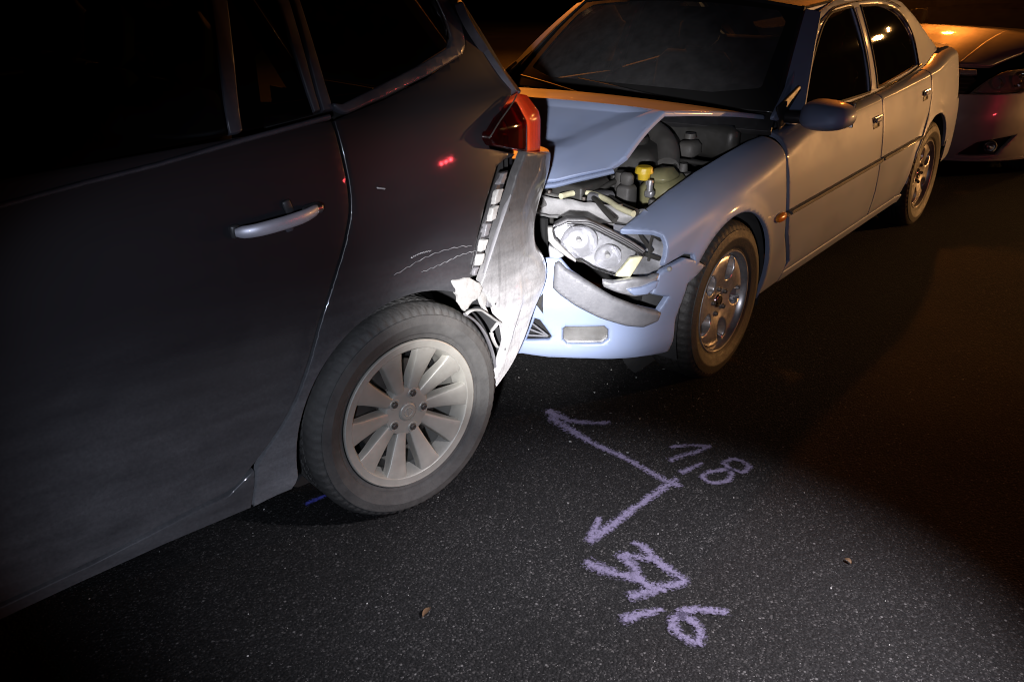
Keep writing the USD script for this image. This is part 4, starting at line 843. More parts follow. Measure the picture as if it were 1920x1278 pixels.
for k in range(3):
    a, b = np.array(slot[1]), np.array(slot[3]); f = .18 + .3 * k
    m = SB(np.linspace(a * (1 - f) + np.array(slot[0]) * f, b * (1 - f * .2) + np.array(slot[4]) * f * .2, 8)); m[:, 1] += .014
    part(sedan, 'slot_slat', tube(m, .005, 6, flat=.7), 'grey_plastic')
part(sedan, 'bumper_beam', cat(tube([(-.70, y, .46) for y in np.linspace(-.52, .6, 12)], .06, 8), box((.12, .09, .12), (-.55, -.42, .46), .02), box((.12, .09, .12), (-.55, .42, .46), .02)), 'engine_black')
part(sedan, 'bumper_rivet', moved(trimesh.creation.icosphere(2, .009), tuple(SB(np.array([(0.9723, 0.5621)]))[0] + [0, -.004, 0])), 'white_primer')
# headlamp pushed out of its seat
lens = [(0.1269, 0.7095), (0.1444, 0.7294), (0.1831, 0.7385), (0.2291, 0.7311), (0.2976, 0.6974), (0.3748, 0.6542), (0.4274, 0.622), (0.4176, 0.5896), (0.3894, 0.5489), (0.3414, 0.5517), (0.2678, 0.5805), (0.2132, 0.6163), (0.1663, 0.6562), (0.1342, 0.6828)]
hl = part(sedan, 'headlamp', panel(lens, SH, .012, .02, .008, sSH, .010), 'clear_lens', 'broken headlamp twisted in its mount')
lp = Polygon(lens)
part(hl, 'reflector', panel(lp.buffer(.002), SH, .012, .01, .003, sSH, -.045), 'white_reflector')
def bowl(px, r, d=.05):
    c = SH(np.array(px))[0]; t = np.array([.635, -.771, 0]); nn = np.array([-.771, -.635, 0])
    th = np.linspace(0, 2 * np.pi, 33)[:-1]; V = []; F = []
    for i, (rr, dd) in enumerate(((1.0, .0), (.85, -.45), (.6, -.8), (.3, -.97), (.0, -1.0))):
        for a in th: V.append(c + nn * (dd * d - .004) + t * rr * r * math.cos(a) + np.array([0, 0, 1]) * rr * r * .92 * math.sin(a))
    for i in range(4):
        for j in range(32):
            k = (j + 1) % 32; F += [[i * 32 + j, (i + 1) * 32 + j, (i + 1) * 32 + k], [i * 32 + j, (i + 1) * 32 + k, i * 32 + k]]
    return trimesh.Trimesh(V, F, process=False), c + nn * (-d * .5)
for px, r in (([(0.2195, 0.6705)], .062), ([(0.3177, 0.6171)], .046)):
    b, c = bowl(px, r); part(hl, 'lamp_bowl', b, 'white_reflector', smooth=60)
    part(hl, 'bulb', tube([c + [.02, .016, 0], c + [-.012, -.01, 0]], .008, 10), 'white_primer')
part(hl, 'indicator_lens', panel([(0.3909, 0.6133), (0.4386, 0.6195), (0.4143, 0.5788), (0.3932, 0.5468), (0.3377, 0.5519), (0.3662, 0.5817)], SH, .012, .016, .004, sSH, .016), 'yellowed_plastic')
ridge = [(0.1303, 0.7291), (0.1759, 0.7526), (0.2394, 0.7505), (0.315, 0.7164), (0.4, 0.6673), (0.4471, 0.634), (0.433, 0.6217), (0.3748, 0.656), (0.2975, 0.6992), (0.2291, 0.7311), (0.1796, 0.7385), (0.141, 0.7204)]
part(hl, 'lamp_housing', panel(ridge, SH, .012, .05, .005, sSH, .016), 'housing_grey')
for k in range(3):
    off = .004 + .0075 * k
    L = SH(np.array([(0.1759, 0.7473), (0.2395, 0.7451), (0.3152, 0.711), (0.4002, 0.6618), (0.4381, 0.6323)]) + [0, -.002 - .0 * k]); nn = np.array([-.771, -.635, 0]); L = smoothline(L, 30) + nn * (.020) + np.array([0, 0, .004 - off])
    part(hl, 'housing_rib', tube(L, .0016, 5), 'black_trim')
part(hl, 'lamp_bracket', panel([(0.1127, 0.7217), (0.1304, 0.7238), (0.1377, 0.6846), (0.1699, 0.649), (0.2097, 0.6127), (0.2243, 0.5924), (0.1846, 0.6164), (0.1379, 0.6486), (0.1165, 0.6734)], SH, .012, .02, .004, sSH, .004), 'white_primer')
part(hl, 'lamp_bracket', panel([(0.1148, 0.6626), (0.1451, 0.6451), (0.1738, 0.6236), (0.156, 0.6125), (0.1204, 0.6101)], SH, .012, .02, .004, sSH, -.004), 'bare_metal')
trimp = [(0.7186, 0.552), (0.7628, 0.5457), (0.8256, 0.5529), (0.8919, 0.5468), (0.9369, 0.5596), (0.919, 0.5235), (0.8888, 0.4869), (0.8365, 0.4863), (0.7818, 0.5039), (0.7303, 0.5262)]
part(sedan, 'lamp_trim', panel(trimp, SB, .012, .016, .006, sSB, .006), 'bare_metal')
trimp = [(0.7992, 0.5197), (0.8545, 0.5221), (0.9234, 0.5378), (0.9103, 0.51), (0.8756, 0.4928), (0.8288, 0.4947)]
part(sedan, 'lamp_trim', panel(trimp, SB, .012, .012, .004, sSB, .016), PAINT)
# behind the lamp: inner wing, brackets
part(sedan, 'inner_wing', cat(box((.66, .012, .16), (.14, -.715, .615)), box((.24, .26, .012), (-.36, -.56, .535))), 'engine_black')
_c = np.array([(-0.5356, -0.6572, 0.7149), (-0.4102, -0.7199, 0.6776), (-0.3476, -0.7512, 0.649), (-0.3195, -0.7652, 0.5898), (-0.3313, -0.7593, 0.5281), (-0.3996, -0.7252, 0.4998), (-0.4995, -0.6753, 0.5371), (-0.5317, -0.6592, 0.62)])
_c = np.vstack([_c, _c.mean(0) + [.03, .03, 0]])
cav = trimesh.Trimesh(_c, [[i, (i + 1) % 8, 8] for i in range(8)], process=False).subdivide().subdivide()
part(sedan, 'lamp_cavity', crumple(cav, .012, 22, 3), 'bare_metal')
part(sedan, 'inner_wing', mirror(box((1.2, .012, .34), (.0, -.705, .66))), 'engine_grey')
for (a, b, r) in (((-.46, -.70, .70), (-.40, -.735, .60), .008), ((-.43, -.72, .685), (-.37, -.75, .635), .007), ((-.48, -.68, .62), (-.38, -.755, .57), .009), ((-.40, -.745, .69), (-.42, -.735, .57), .006)):
    part(sedan, 'bracket', tube([a, ((a[0] + b[0]) / 2 - .014, (a[1] + b[1]) / 2, (a[2] + b[2]) / 2 + .006), b], r, 6), 'engine_black')
# engine bay
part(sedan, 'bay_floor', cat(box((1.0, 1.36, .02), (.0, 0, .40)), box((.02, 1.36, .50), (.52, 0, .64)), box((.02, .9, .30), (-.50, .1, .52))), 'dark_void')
slam = surf(lambda q: np.c_[-.42 - .16 * (q[:, 0] + .68).clip(0, 1) + .045 * np.cos(q[:, 1]) , q[:, 0], .715 - .02 * (q[:, 0] + .68).clip(0, 1) + .035 * np.sin(q[:, 1])], np.linspace(-.70, .60, 110), np.linspace(-2.6, 1.2, 18))
part(sedan, 'slam_panel', crumple(crumple(slam, .014, 8), .007, 24, 9), 'crushed_white', 'bent radiator support panel')
pp = [(-0.4404, -0.3704, 0.745), (-0.3761, -0.3796, 0.745), (-0.3435, -0.4353, 0.745), (-0.3747, -0.5184, 0.745), (-0.4421, -0.6175, 0.745), (-0.4797, -0.7007, 0.745)]
part(sedan, 'coolant_pipe', tube(smoothline(pp, 30), .011, 10), 'yellowed_plastic')
part(sedan, 'hose', tube(smoothline([tuple(np.array(p) + [.05, .02, -.01]) for p in pp], 30), .014, 10), 'engine_black')
part(sedan, 'wiring_loom', tube(smoothline([(-.50, -.64, .715), (-.40, -.50, .74), (-.30, -.42, .735), (-.2, -.44, .76), (-.05, -.36, .74), (.1, -.42, .77), (.3, -.40, .80)], 40), .010, 8), 'engine_black')
# expansion tank
tk = cat(box((.21, .15, .14), (-.03, -.565, .700), .035, rz=.1), box((.13, .10, .06), (-.06, -.57, .775), .025, rz=.1))
tank = part(sedan, 'coolant_tank', tk, 'coolant_tank')
cp = np.array([(-0.1783, -0.5571, 0.822)][0])
cap = moved(lathe([(0, .018), (.026, .018), (.031, .014), (.032, .004), (.034, .0), (.034, -.006), (.024, -.008), (.022, -.03)], 40, mod=lambda th, i: .0007 * np.sign(np.sin(th * 20)) * ((i > 1) & (i < 4))), rx=math.pi / 2)
part(tank, 'filler_cap', moved(cap, tuple(cp + [0, 0, -.008])), 'yellow_cap', smooth=30)
part(tank, 'tank_clip', box((.02, .025, .02), (-.15, -.565, .765), .004), 'white_primer')
part(tank, 'tank_clip', box((.018, .012, .026), (.01, -.648, .735), .004), 'white_primer')
part(sedan, 'tank_hose', tube(smoothline([(.07, -.56, .75), (.14, -.52, .79), (.25, -.58, .77), (.34, -.62, .76)], 24), .009, 8), 'engine_black')
part(sedan, 'battery', box((.20, .24, .17), (-.28, -.30, .69), .015), 'engine_black')
part(sedan, 'sensor_block', cat(box((.07, .06, .10), (-.235, -.52, .72), .012), box((.04, .05, .05), (-.235, -.52, .79), .012), moved(lathe([(0, .06), (.028, .06), (.03, .05), (.03, -.05), (0, -.05)], 24), (-.16, -.455, .735), rx=math.pi / 2)), 'engine_grey')
part(sedan, 'fuse_box', cat(box((.09, .08, .07), (-.33, -.47, .72), .012), box((.05, .05, .04), (-.36, -.55, .71), .01)), 'grey_plastic')
part(sedan, 'air_box', cat(box((.42, .40, .16), (.20, -.24, .76), .04, rz=.2), moved(lathe([(0, .02), (.07, .02), (.075, .01), (.075, -.02)], 32), (.14, -.30, .845), rx=math.pi / 2)), 'engine_black')
part(sedan, 'engine_cover', box((.34, .62, .12), (-.05, .20, .80), .04), 'engine_grey')
part(sedan, 'intake_duct', tube(smoothline([(.40, -.10, .84), (.34, -.26, .86), (.22, -.42, .83), (.10, -.50, .77)], 30), .048, 14), 'engine_grey')
part(sedan, 'strut_tower', cat(moved(lathe([(0, .02), (.03, .02), (.035, .012), (.07, .010), (.09, .0), (.10, -.03), (.10, -.2)], 40), (.12, -.56, .735), rx=math.pi / 2), moved(lathe([(0, .03), (.015, .03), (.018, .0)], 16), (.12, -.56, .76), rx=math.pi / 2)), 'engine_grey')
part(sedan, 'bulkhead_panel', box((.10, 1.25, .14), (.46, 0, .82), .03), 'engine_black')
part(sedan, 'brake_reservoir', cat(box((.10, .08, .07), (.33, -.47, .80), .018), moved(lathe([(0, .02), (.022, .02), (.025, .0)], 24), (.33, -.47, .845), rx=math.pi / 2)), 'engine_grey')
er = np.random.default_rng(12)
for k in range(11):
    a = np.array([er.uniform(-.38, .38), er.uniform(-.60, -.15), er.uniform(.70, .78)]); b = a + [er.uniform(-.2, .3), er.uniform(-.15, .35), er.uniform(-.06, .05)]
    mid = (a + b) / 2 + [er.uniform(-.06, .06), er.uniform(-.06, .06), er.uniform(.01, .06)]
    part(sedan, 'hose' if k % 3 else 'cable', tube(smoothline([a, mid, b], 18), er.choice([.004, .006, .009, .013]), 7), ['engine_black', 'engine_grey', 'engine_black', 'bare_metal'][k % 4])
for k in range(9):
    c = (er.uniform(-.36, .40), er.uniform(-.62, -.20), er.uniform(.67, .75))
    part(sedan, 'engine_fitting', cat(box(er.uniform(.025, .07, 3), c, .006, rz=er.uniform(0, 3)), moved(lathe([(0, .02), (.010, .02), (.012, .015), (.012, -.02)], 14), (c[0], c[1], c[2] + .03), rx=math.pi / 2)), ['engine_grey', 'engine_black', 'bare_metal'][k % 3])
for y in np.linspace(-.62, .3, 7): part(sedan, 'panel_bolt', moved(nut(.008, .010), (-.435 + .0 * y, y, .752), rx=math.pi / 2), 'brake_steel')
# cabin
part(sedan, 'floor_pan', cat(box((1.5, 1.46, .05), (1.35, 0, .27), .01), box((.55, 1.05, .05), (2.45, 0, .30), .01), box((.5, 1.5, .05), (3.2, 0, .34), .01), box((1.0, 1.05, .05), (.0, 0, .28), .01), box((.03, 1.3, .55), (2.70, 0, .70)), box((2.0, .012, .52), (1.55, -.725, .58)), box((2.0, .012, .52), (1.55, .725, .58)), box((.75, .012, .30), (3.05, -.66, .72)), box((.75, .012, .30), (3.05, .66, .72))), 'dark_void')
part(sedan, 'dashboard', cat(box((.36, 1.36, .18), (.93, 0, .82), .06), box((.24, .34, .08), (1.0, -.36, .925), .03)), 'dash_plastic')
part(sedan, 'steering_wheel', moved(cat(tube([(0, .185 * math.cos(t), .185 * math.sin(t)) for t in np.linspace(0, 2 * np.pi, 41)[:-1]], .014, 8, closed=True), box((.04, .14, .12), (0, 0, 0), .03), box((.02, .34, .03), (0, 0, 0), .008)), (1.22, -.36, .86), ry=-.42), 'dash_plastic')
for y in (-.36, .36):
    part(sedan, 'seat', cat(box((.16, .48, .60), (1.86, y, .72), .06, ry=.22), box((.48, .48, .14), (1.62, y, .44), .05), box((.10, .26, .17), (1.95, y, 1.12), .045, ry=.2)), 'seat_cloth')
part(sedan, 'rear_seat', cat(box((.16, 1.28, .62), (2.62, 0, .74), .06, ry=.25), box((.46, 1.28, .16), (2.38, 0, .44), .05)), 'seat_cloth')
part(sedan, 'inner_mirror', box((.03, .22, .06), (1.20, 0, 1.27), .012), 'dash_plastic')
def sliner(cx, yo, yi, r=.365):
    th = np.radians(np.linspace(-20, 200, 40))
    return cat(surf(lambda q: np.c_[cx + r * np.cos(q[:, 0]), q[:, 1], .31 + r * np.sin(q[:, 0])], th, [yo, (yo + yi) / 2, yi]), moved(lathe([(.0, 0), (r + .003, 0)], 40), (cx, yi, .31)))
for cx in (0, WB):
    m = sliner(cx, -.835, -.58); part(sedan, 'arch_liner', m, 'liner'); part(sedan, 'arch_liner', mirror(m), 'liner')

def sedan_wheel(w):
    R = .315
    part(w, 'tyre', tyre(R, .195, .195, 60, .005), 'clean_rubber', smooth=32)
    # five-hole cast disc
    disc = Point(0, 0).buffer(.1865, 48)
    hol = []
    for k in range(5):
        a = math.radians(66 + 72 * k)
        c = Point(0, 0).buffer(1, 24); hh = shapely.affinity.scale(c, .047, .034)
        hh = shapely.affinity.translate(hh, .133, 0); disc = disc.difference(shapely.affinity.rotate(hh, math.degrees(a), origin=(0, 0)))
    def MW(q):
        q = np.atleast_2d(np.asarray(q, float)); r = np.hypot(q[:, 0], q[:, 1])
        y = np.interp(r, [0, .05, .075, .11, .15, .175, .187], [-.058, -.060, -.066, -.072, -.074, -.070, -.062])
        return np.c_[q[:, 0], y, q[:, 1]]
    s = -1.0 if map_normals(MW, np.array([[.1, .02]]), 1.0)[0, 1] > 0 else 1.0
    part(w, 'wheel_disc', panel(disc, MW, .010, .040, .005, s), 'alloy', smooth=48)
    lip = lathe([(.150, -.03), (.1845, -.050), (.1865, -.062), (.190, -.0745), (.196, -.086), (.1995, -.0885), (.2035, -.0885), (.2045, -.084), (.200, -.078)], 96)
    barrel = lathe([(.1845, -.050), (.180, .0), (.186, .07), (.20, .09)], 64)
    part(w, 'rim', cat(lip, barrel), 'alloy', smooth=35)
    part(w, 'centre_cap', cat(lathe([(0, -.066), (.022, -.066), (.027, -.064), (.029, -.058)], 32), lathe([(.016, -.0675), (.018, -.069), (.020, -.0675)], 32)), 'chrome')
    for k in range(5):
        a = math.radians(30 + 72 * k); part(w, 'wheel_bolt', moved(nut(.010, .02), (.052 * math.cos(a), -.060, .052 * math.sin(a))), 'brake_steel')
    part(w, 'brake_disc', lathe([(.05, -.04), (.07, -.022), (.128, -.020), (.13, -.015), (.128, -.008), (.05, -.008)], 48), 'brake_steel')
    part(w, 'wheel_back', lathe([(.0, .02), (.185, .04)], 40), 'dark_void')
sw_ = empty(sedan, 'wheel', (0, -.755, .31), 0, .0); sedan_wheel(sw_)
for loc, rz, ry in (((WB, -.755, .31), 0, .55), ((0, .755, .31), math.pi, .9), ((WB, .755, .31), math.pi, .3)):
    p = empty(sedan, 'wheel', loc, rz, ry)
    pr = stage.GetPrimAtPath(p); pr.GetReferences().AddInternalReference(sw_); pr.SetInstanceable(True)

# ---------------------------------------------------------------- third car waiting close behind the sedan
TC_LOC, TC_RZ = (4.97, 1.09, 0.0), .20
tc = thing('parked_car', 'grey car standing close behind the sedan, only its nose in view', 'car', TC_LOC, TC_RZ)
sTF, sTH, sTS, sTW = (-1.0 if map_normals(TF, np.array([[.1, .5]]), 1.0)[0, 0] > 0 else 1.0), (1.0 if map_normals(TH, np.array([[.1, .5]]), 1.0)[0, 2] > 0 else -1.0), (-1.0 if map_normals(TS, np.array([[1, .5]]), 1.0)[0, 1] > 0 else 1.0), (1.0 if map_normals(TW, np.array([[.1, .5]]), 1.0)[0, 2] > 0 else -1.0)
lampq = [(-.56, .648), (-.60, .690), (-.66, .745), (-.74, .790), (-.86, .80), (-.985, .775), (-.985, .675), (-.86, .655), (-.70, .640)]
grq = [(-.50, .765), (.50, .765), (.545, .74), (.50, .655), (.40, .62), (-.40, .62), (-.50, .655), (-.545, .74)]
lowq = [(-.42, .225), (.42, .225), (.46, .33), (.40, .40), (-.40, .40), (-.46, .33)]
fogq = [(-.53, .225), (-.62, .215), (-.80, .225), (-.90, .36), (-.80, .345), (-.66, .32)]
mir2 = lambda P: [(-x, y) for x, y in P]
part(tc, 'front_bumper', panel([(-1.0, .19), (1.0, .19), (1.0, .70), (.86, .645), (.56, .64), (-.56, .64), (-.86, .645), (-1.0, .70)], TF, .03, .02, .005, sTF, 0, [grq, lowq, fogq, mir2(fogq), lampq, mir2(lampq)]), 'grey_car_paint')
part(tc, 'bonnet', panel([(-.98, 0), (.98, 0), (.96, .72), (.80, 1.0), (-.80, 1.0), (-.96, .72)], TH, .04, .02, .006, sTH), 'grey_car_paint')
for s in (-1, 1):
    part(tc, 'bonnet_crease', tube(TH(np.c_[s * np.linspace(.66, .52, 24), np.linspace(.05, .97, 24)]) + [0, 0, -.0035], .005, 6), 'grey_car_paint')
part(tc, 'bonnet_front', panel([(-.56, .768), (.56, .768), (.54, .800), (-.54, .800)], TF, .04, .02, .004, sTF, -.01), 'grey_car_paint')
part(tc, 'grille_back', panel(Polygon(grq).buffer(.02), TF, .04, .01, .003, sTF, -.05), 'dark_void')
part(tc, 'intake_back', panel(Polygon(lowq).buffer(.02), TF, .04, .01, .003, sTF, -.05), 'dark_void')
for k in range(4):
    z = .650 + .027 * k; w = .50 + .012 * k
    part(tc, 'grille_bar', tube(TF(np.c_[np.linspace(-w, w, 30), np.full(30, z)]) + [.012, 0, 0], .006, 6), 'black_trim')
for lq, fq, s in ((lampq, fogq, 1), (mir2(lampq), mir2(fogq), -1)):
    hl = part(tc, 'headlamp', panel(lq, TF, .02, .02, .006, sTF, .006), 'clear_lens')
    part(hl, 'lamp_housing', panel(Polygon(lq).buffer(.008), TF, .02, .02, .004, sTF, -.060), 'housing_grey')
    for (u, z, r) in ((-.70, .712, .045), (-.83, .728, .055), (-.94, .725, .030)):
        c = TF(np.array([[u * s, z]]))[0] + [.045, 0, 0]
        part(hl, 'lamp_bowl', moved(lathe([(r, 0), (r * .8, .02), (r * .5, .035), (0, .042)], 28), tuple(c), rz=-math.pi / 2 + .5 * s), 'chrome')
    part(tc, 'fog_back', panel(Polygon(fq).buffer(.015), TF, .02, .01, .002, sTF, -.05), 'dark_void')
    c = TF(np.array([[-.745 * s, .285]]))[0]
    fl = part(tc, 'fog_lamp', moved(lathe([(0, -.012), (.02, -.010), (.032, 0), (.036, .012)], 28), tuple(c + [.02, 0, 0]), rz=-math.pi / 2 + .45 * s), 'clear_lens')
    part(fl, 'fog_ring', moved(lathe([(.034, .0), (.042, -.008), (.046, .0), (.046, .03)], 28), tuple(c + [.02, 0, 0]), rz=-math.pi / 2 + .45 * s), 'satin_chrome')
    part(fl, 'fog_reflector', moved(lathe([(0, .03), (.02, .026), (.034, .01)], 28), tuple(c + [.02, 0, 0]), rz=-math.pi / 2 + .45 * s), 'chrome')
lipc = TF(np.c_[np.linspace(-.99, .99, 60), np.full(60, .188)]); part(tc, 'bumper_lip', tube(lipc, .014, 8, flat=.6), 'grey_car_paint')
ta = [(round(.93 + .355 * math.cos(a), 4), round(.31 + .355 * math.sin(a), 4)) for a in np.radians(np.linspace(-12, 192, 30))]
flank = [(.56, .80), (1.10, .93), (1.9, .95), (3.6, .98), (4.2, .94), (4.3, .5), (3.95, .22), (1.30, .22)] + ta + [(.50, .215), (.49, .5)]
m = panel(flank, TS, .05, .02, .005, sTS); part(tc, 'flank', m, 'grey_car_paint'); part(tc, 'flank', mirror(m), 'grey_car_paint')
wing_top = surf(lambda q: np.c_[.50 + .66 * q[:, 0], -(.85 - .035 * q[:, 0]) + (.10 + .0 * q[:, 0]) * q[:, 1], .795 + .165 * q[:, 0] ** .9 + .03 * np.sin(q[:, 1] * 1.5)], np.linspace(0, 1, 14), np.linspace(-.1, 1.25, 6))
part(tc, 'front_wing', wing_top, 'grey_car_paint'); part(tc, 'front_wing', mirror(wing_top), 'grey_car_paint')
part(tc, 'windscreen', panel([(-.98, 0), (.98, 0), (.98, 1), (-.98, 1)], TW, .1, 0, .003, sTW), 'screen_glass')
part(tc, 'cowl', panel([(-1.0, -.16), (1.0, -.16), (1.0, .0), (-1.0, .0)], TW, .06, .02, .004, sTW, -.002), 'black_trim')
for s in (-1, 1):
    part(tc, 'screen_pillar', tube(TW(np.c_[np.full(16, s * 1.03), np.linspace(-.03, 1.02, 16)]), .04, 8), 'grey_car_paint')
    part(tc, 'side_window', surf(lambda q: np.c_[1.3 + 2.0 * q[:, 0] + .55 * q[:, 1] * (1 - 1.6 * q[:, 0]), s * (.74 - .14 * q[:, 1]), .95 + .40 * q[:, 1]], np.linspace(0, 1, 9), np.linspace(0, 1, 5)), 'tinted_glass')
part(tc, 'roof', surf(lambda q: np.c_[1.80 + 1.5 * q[:, 0], .60 * q[:, 1], 1.375 + .06 * (1 - q[:, 1] ** 2) + .02 * np.sin(np.pi * q[:, 0])], np.linspace(0, 1, 10), np.linspace(-1.05, 1.05, 11)), 'grey_car_paint')
part(tc, 'rear_screen', surf(lambda q: np.c_[3.3 + .7 * q[:, 0], (.6 + .1 * q[:, 0]) * q[:, 1], 1.37 - .4 * q[:, 0] + .06 * (1 - q[:, 1] ** 2)], np.linspace(0, 1, 6), np.linspace(-1, 1, 9)), 'tinted_glass')
part(tc, 'tail', surf(lambda q: np.c_[4.0 + .35 * np.sin(q[:, 0] * 1.6) + .05 * (1 - q[:, 1] ** 2), .8 * q[:, 1], .97 - .75 * q[:, 0] ** 1.6], np.linspace(0, 1, 10), np.linspace(-1, 1, 13)), 'grey_car_paint')
part(tc, 'inner_shell', cat(box((3.2, 1.4, .05), (2.2, 0, .28)), box((.02, 1.4, .5), (.80, 0, .62)), box((2.0, .012, .5), (2.3, -.72, .68)), box((2.0, .012, .5), (2.3, .72, .68)), box((.32, 1.3, .2), (1.5, 0, .86))), 'dark_void')
for s in (-1, 1):
    for cx in (.93, 3.53):
        th = np.radians(np.linspace(-20, 200, 30))
        m = surf(lambda q: np.c_[cx + .36 * np.cos(q[:, 0]), s * q[:, 1], .31 + .36 * np.sin(q[:, 0])], th, [.58, .70, .84]); part(tc, 'arch_liner', m, 'liner')
tw_ = empty(tc, 'wheel', (.93, -.75, .315)); sedan_wheel(tw_)
for loc, rz in (((3.53, -.75, .315), 0), ((.93, .75, .315), math.pi), ((3.53, .75, .315), math.pi)):
    p = empty(tc, 'wheel', loc, rz, .4); pr = stage.GetPrimAtPath(p); pr.GetReferences().AddInternalReference(tw_); pr.SetInstanceable(True)

# ---------------------------------------------------------------- marks sprayed on the road
def stroke(pts, wid, n=60, seed=0):
    """A sprayed line as a flat ribbon; the primvar edge runs from 1 on the middle line to 0 at the rim, where the spray thins out."""
    p = smoothline(pts, n); d = np.gradient(p, axis=0); d /= np.linalg.norm(d, axis=1, keepdims=True) + 1e-9
    nn = np.c_[-d[:, 1], d[:, 0]]; w = np.interp(np.linspace(0, 1, n), np.linspace(0, 1, len(np.atleast_1d(wid))), np.atleast_1d(wid)) * 1.6
    k = np.linspace(-1, 1, 9)
    ext0, ext1 = p[0] - d[0] * w[0] * .8, p[-1] + d[-1] * w[-1] * .8
    p = np.vstack([ext0, p, ext1]); nn = np.vstack([nn[0], nn, nn[-1]]); w = np.r_[w[0], w, w[-1]]
    V = p[:, None] + nn[:, None] * (w[:, None] * k[None])[..., None]
    e = np.clip(1 - np.abs(k), 0, 1)[None].repeat(n + 2, 0) * 1.0; e[0] = 0; e[-1] = 0
    return V.reshape(-1, 2), e.ravel(), n + 2, 9
_zlev = [0.0022]
def mark(path, strokes, mat):
    V, E, F, o = [], [], [], 0
    for pts, wid in strokes:
        v, e, n, m = stroke(pts, wid); _zlev[0] += .00022
        V.append(np.c_[v, np.full(len(v), _zlev[0])]); E.append(e)
        i, j = [a.ravel() for a in np.meshgrid(np.arange(n - 1), np.arange(m - 1), indexing='ij')]
        q = np.c_[i * m + j, i * m + j + 1, (i + 1) * m + j + 1, (i + 1) * m + j] + o; F.append(np.vstack([q[:, [0, 2, 1]], q[:, [0, 3, 2]]])); o += len(v)
    m = usdkit.mesh(stage, path, (np.vstack(V), np.vstack(F)), MAT[mat]); m.CreateDoubleSidedAttr(True)
    UsdGeom.PrimvarsAPI(m).CreatePrimvar('edge', Sdf.ValueTypeNames.FloatArray, 'vertex').Set(np.concatenate(E).astype(np.float32).tolist())
    return m
def marking(name, label, parts_, mat='violet_paint'):
    path = '/World/' + free_name('/World', name)
    x = UsdGeom.Xform.Define(stage, path); tagp(x.GetPrim(), label, 'road marking')
    for nm, strokes in parts_: mark(path + '/' + free_name(path, nm), strokes, mat)
W = .0115
marking('sprayed_arrow', 'pale violet corner arrow with two heads sprayed on the asphalt beside the numbers', [
    ('arrow_shaft', [([(0.7203, 0.1577), (0.6903, 0.099), (0.6813, 0.0037), (0.678, -0.0825), (0.6813, -0.1619), (0.687, -0.2409), (0.6837, -0.3136), (0.6805, -0.388), (0.6883, -0.4533)], [.020, .019, .015, .013, .012, .011, .011, .012, .012])]),
    ('arrow_barb', [([(0.7258, 0.1804), (0.7238, 0.1165), (0.7443, 0.0549), (0.7757, 0.0157), (0.8198, -0.0246)], [.016, .017, .014, .012, .010])]),
    ('arrow_shaft', [([(0.7112, -0.4244), (0.6305, -0.4292), (0.539, -0.4369), (0.4625, -0.4432), (0.3963, -0.4488), (0.3322, -0.4543), (0.2731, -0.4589)], [.010, .012, .013, .013, .014, .015, .013])]),
    ('arrow_barb', [([(0.2779, -0.4564), (0.3143, -0.4346), (0.3453, -0.4205), (0.3723, -0.4017)], [.012, .012, .010, .007])])])
marking('sprayed_number', 'small violet figure 1,8 sprayed beside the long arm of the arrow', [
    ('digit_one', [([(0.8574, -0.2893), (0.8995, -0.3134), (0.9492, -0.3683)], [.009, .009, .008]), ([(0.7898, -0.3391), (0.8296, -0.348), (0.8724, -0.3595), (0.9132, -0.3686), (0.9588, -0.3723)], [.010, .010, .010, .009, .008])]),
    ('comma', [([(0.7564, -0.4102), (0.7976, -0.4173), (0.8487, -0.4197)], [.010, .009, .007])]),
    ('digit_eight', [([(0.8865, -0.5114), (0.8568, -0.4887), (0.8181, -0.4706), (0.7847, -0.4702), (0.7747, -0.4988), (0.7898, -0.5292), (0.8252, -0.5406), (0.86, -0.5302), (0.888, -0.504), (0.9076, -0.4688), (0.9399, -0.4713), (0.9589, -0.5066), (0.9412, -0.5437), (0.9053, -0.5458), (0.893, -0.5172)], [.009])])])
marking('sprayed_number', 'larger violet figure 39,6 sprayed below the short arm of the arrow', [
    ('digit_three', [([(0.1965, -0.532), (0.2033, -0.5661), (0.2161, -0.602), (0.2329, -0.6413), (0.2552, -0.6733)], [.018, .019, .017, .015, .012]), ([(0.2871, -0.5636), (0.283, -0.6011), (0.2713, -0.6307), (0.2484, -0.6583)], [.013, .014, .014, .013])]),
    ('digit_nine', [([(0.3576, -0.5557), (0.3626, -0.5834), (0.3469, -0.6242), (0.34, -0.6683), (0.3389, -0.7103), (0.3312, -0.7511), (0.2951, -0.7418), (0.263, -0.7243), (0.2192, -0.7133), (0.1814, -0.7016)], [.010, .013, .014, .014, .014, .015, .015, .016, .016, .015]), ([(0.2495, -0.6593), (0.2443, -0.6957), (0.2491, -0.7175), (0.2615, -0.7402)], [.012]), ([(0.2967, -0.5691), (0.3166, -0.6031), (0.3346, -0.6384)], [.011])]),
    ('comma', [([(0.1018, -0.746), (0.1288, -0.7547), (0.1601, -0.7671), (0.1979, -0.7852)], [.015, .014, .011, .008])]),
    ('digit_six', [([(0.3151, -0.9046), (0.2901, -0.8713), (0.2611, -0.8424), (0.2246, -0.8281), (0.1878, -0.8316), (0.1667, -0.8587), (0.1638, -0.891), (0.1716, -0.9177), (0.1982, -0.9072), (0.2207, -0.8769), (0.2252, -0.8498), (0.2225, -0.8315)], [.009, .011, .012, .013, .013, .013, .014, .015, .014, .012, .011, .010])])])
marking('sprayed_dash', 'short blue dash sprayed on the asphalt beside the tyre of the dark van', [('dash', [([(-0.2412, 0.253), (-0.2165, 0.2537), (-0.1796, 0.2554)], [.008, .009, .006])])], 'blue_paint')

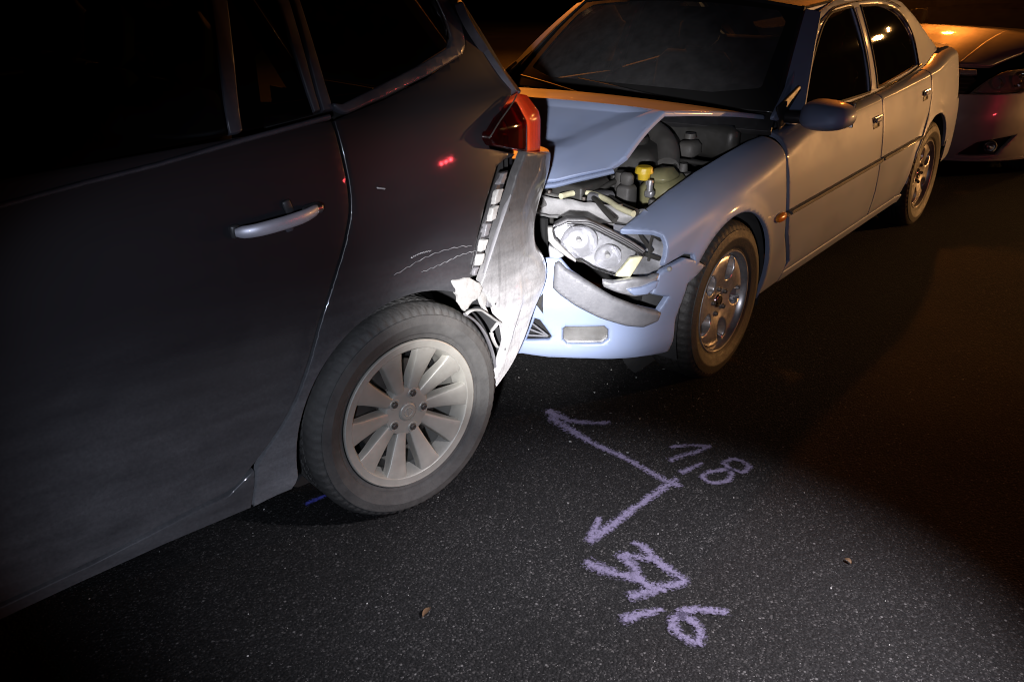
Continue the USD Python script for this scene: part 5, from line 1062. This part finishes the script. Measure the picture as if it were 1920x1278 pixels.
# ---------------------------------------------------------------- small litter on the road
for px, rz_, s_ in (([(-0.2584, -0.3858)][0], .4, .020), ([(0.7328, -1.0088)][0], 1.4, .012)):
    u = np.linspace(0, 1, 9); hw = s_ * .42 * np.sin(np.pi * u) ** .8
    top = np.c_[(u - .5) * 2 * s_, hw, .004 + .006 * np.sin(3 * u)]; bot = top * [1, -1, 1] + [0, 0, .003]; mid = top * [1, 0, 1] + [0, 0, -.001]
    V = np.vstack([top, mid, bot]); n_ = 9
    F = [[r * n_ + i, r * n_ + i + 1, (r + 1) * n_ + i + 1] for r in range(2) for i in range(n_ - 1)] + [[r * n_ + i, (r + 1) * n_ + i + 1, (r + 1) * n_ + i] for r in range(2) for i in range(n_ - 1)]
    first = s_ > .015
    path = '/World/' + free_name('/World', 'fallen_leaf')
    m = usdkit.mesh(stage, path, moved(trimesh.Trimesh(V, F, process=False), (px[0], px[1], .001), rz=rz_), MAT['leaf_brown'], smooth=True); m.CreateDoubleSidedAttr(True)
    tagp(m.GetPrim(), ('brown leaf scrap on the asphalt between the dark wheel and the larger violet figure' if first else 'tiny brown leaf scrap on bare asphalt on the far side of the violet figures'), 'leaf')
# loose grit
G_, GF = [], []
pos = rng.uniform([-.9, -1.4], [2.2, .6], (260, 2))
base = trimesh.creation.icosphere(1)
for i, (x, y) in enumerate(pos):
    r = .0009 + .0018 * rng.random() ** 2.5; v = base.vertices * r * rng.uniform(.6, 1.3, 3) + [x, y, r * .5]
    GF.append(base.faces + i * len(v)); G_.append(v)
gm = usdkit.mesh(stage, '/World/road_grit', (np.vstack(G_), np.vstack(GF)), MAT['road_grit']); tagp(gm.GetPrim(), 'loose pale grit scattered over the asphalt', 'grit', kind='stuff')

G_, GF, o = [], [], 0
for i in range(70):
    x, y = rng.normal([.95, -.05], [.30, .14]); r = .0012 + .0026 * rng.random() ** 3
    m = trimesh.convex.convex_hull(rng.normal(0, 1, (8, 3)) * [r, r * .8, r * .5]); v = m.vertices - [0, 0, m.vertices[:, 2].min()] + [x, y, .0005]
    GF.append(m.faces + o); G_.append(v); o += len(v)
gm = usdkit.mesh(stage, '/World/glass_crumbs', (np.vstack(G_), np.vstack(GF)), MAT['glass_crumb']); tagp(gm.GetPrim(), 'crumbs of broken lamp glass on the asphalt under the crash', 'broken glass', kind='stuff')
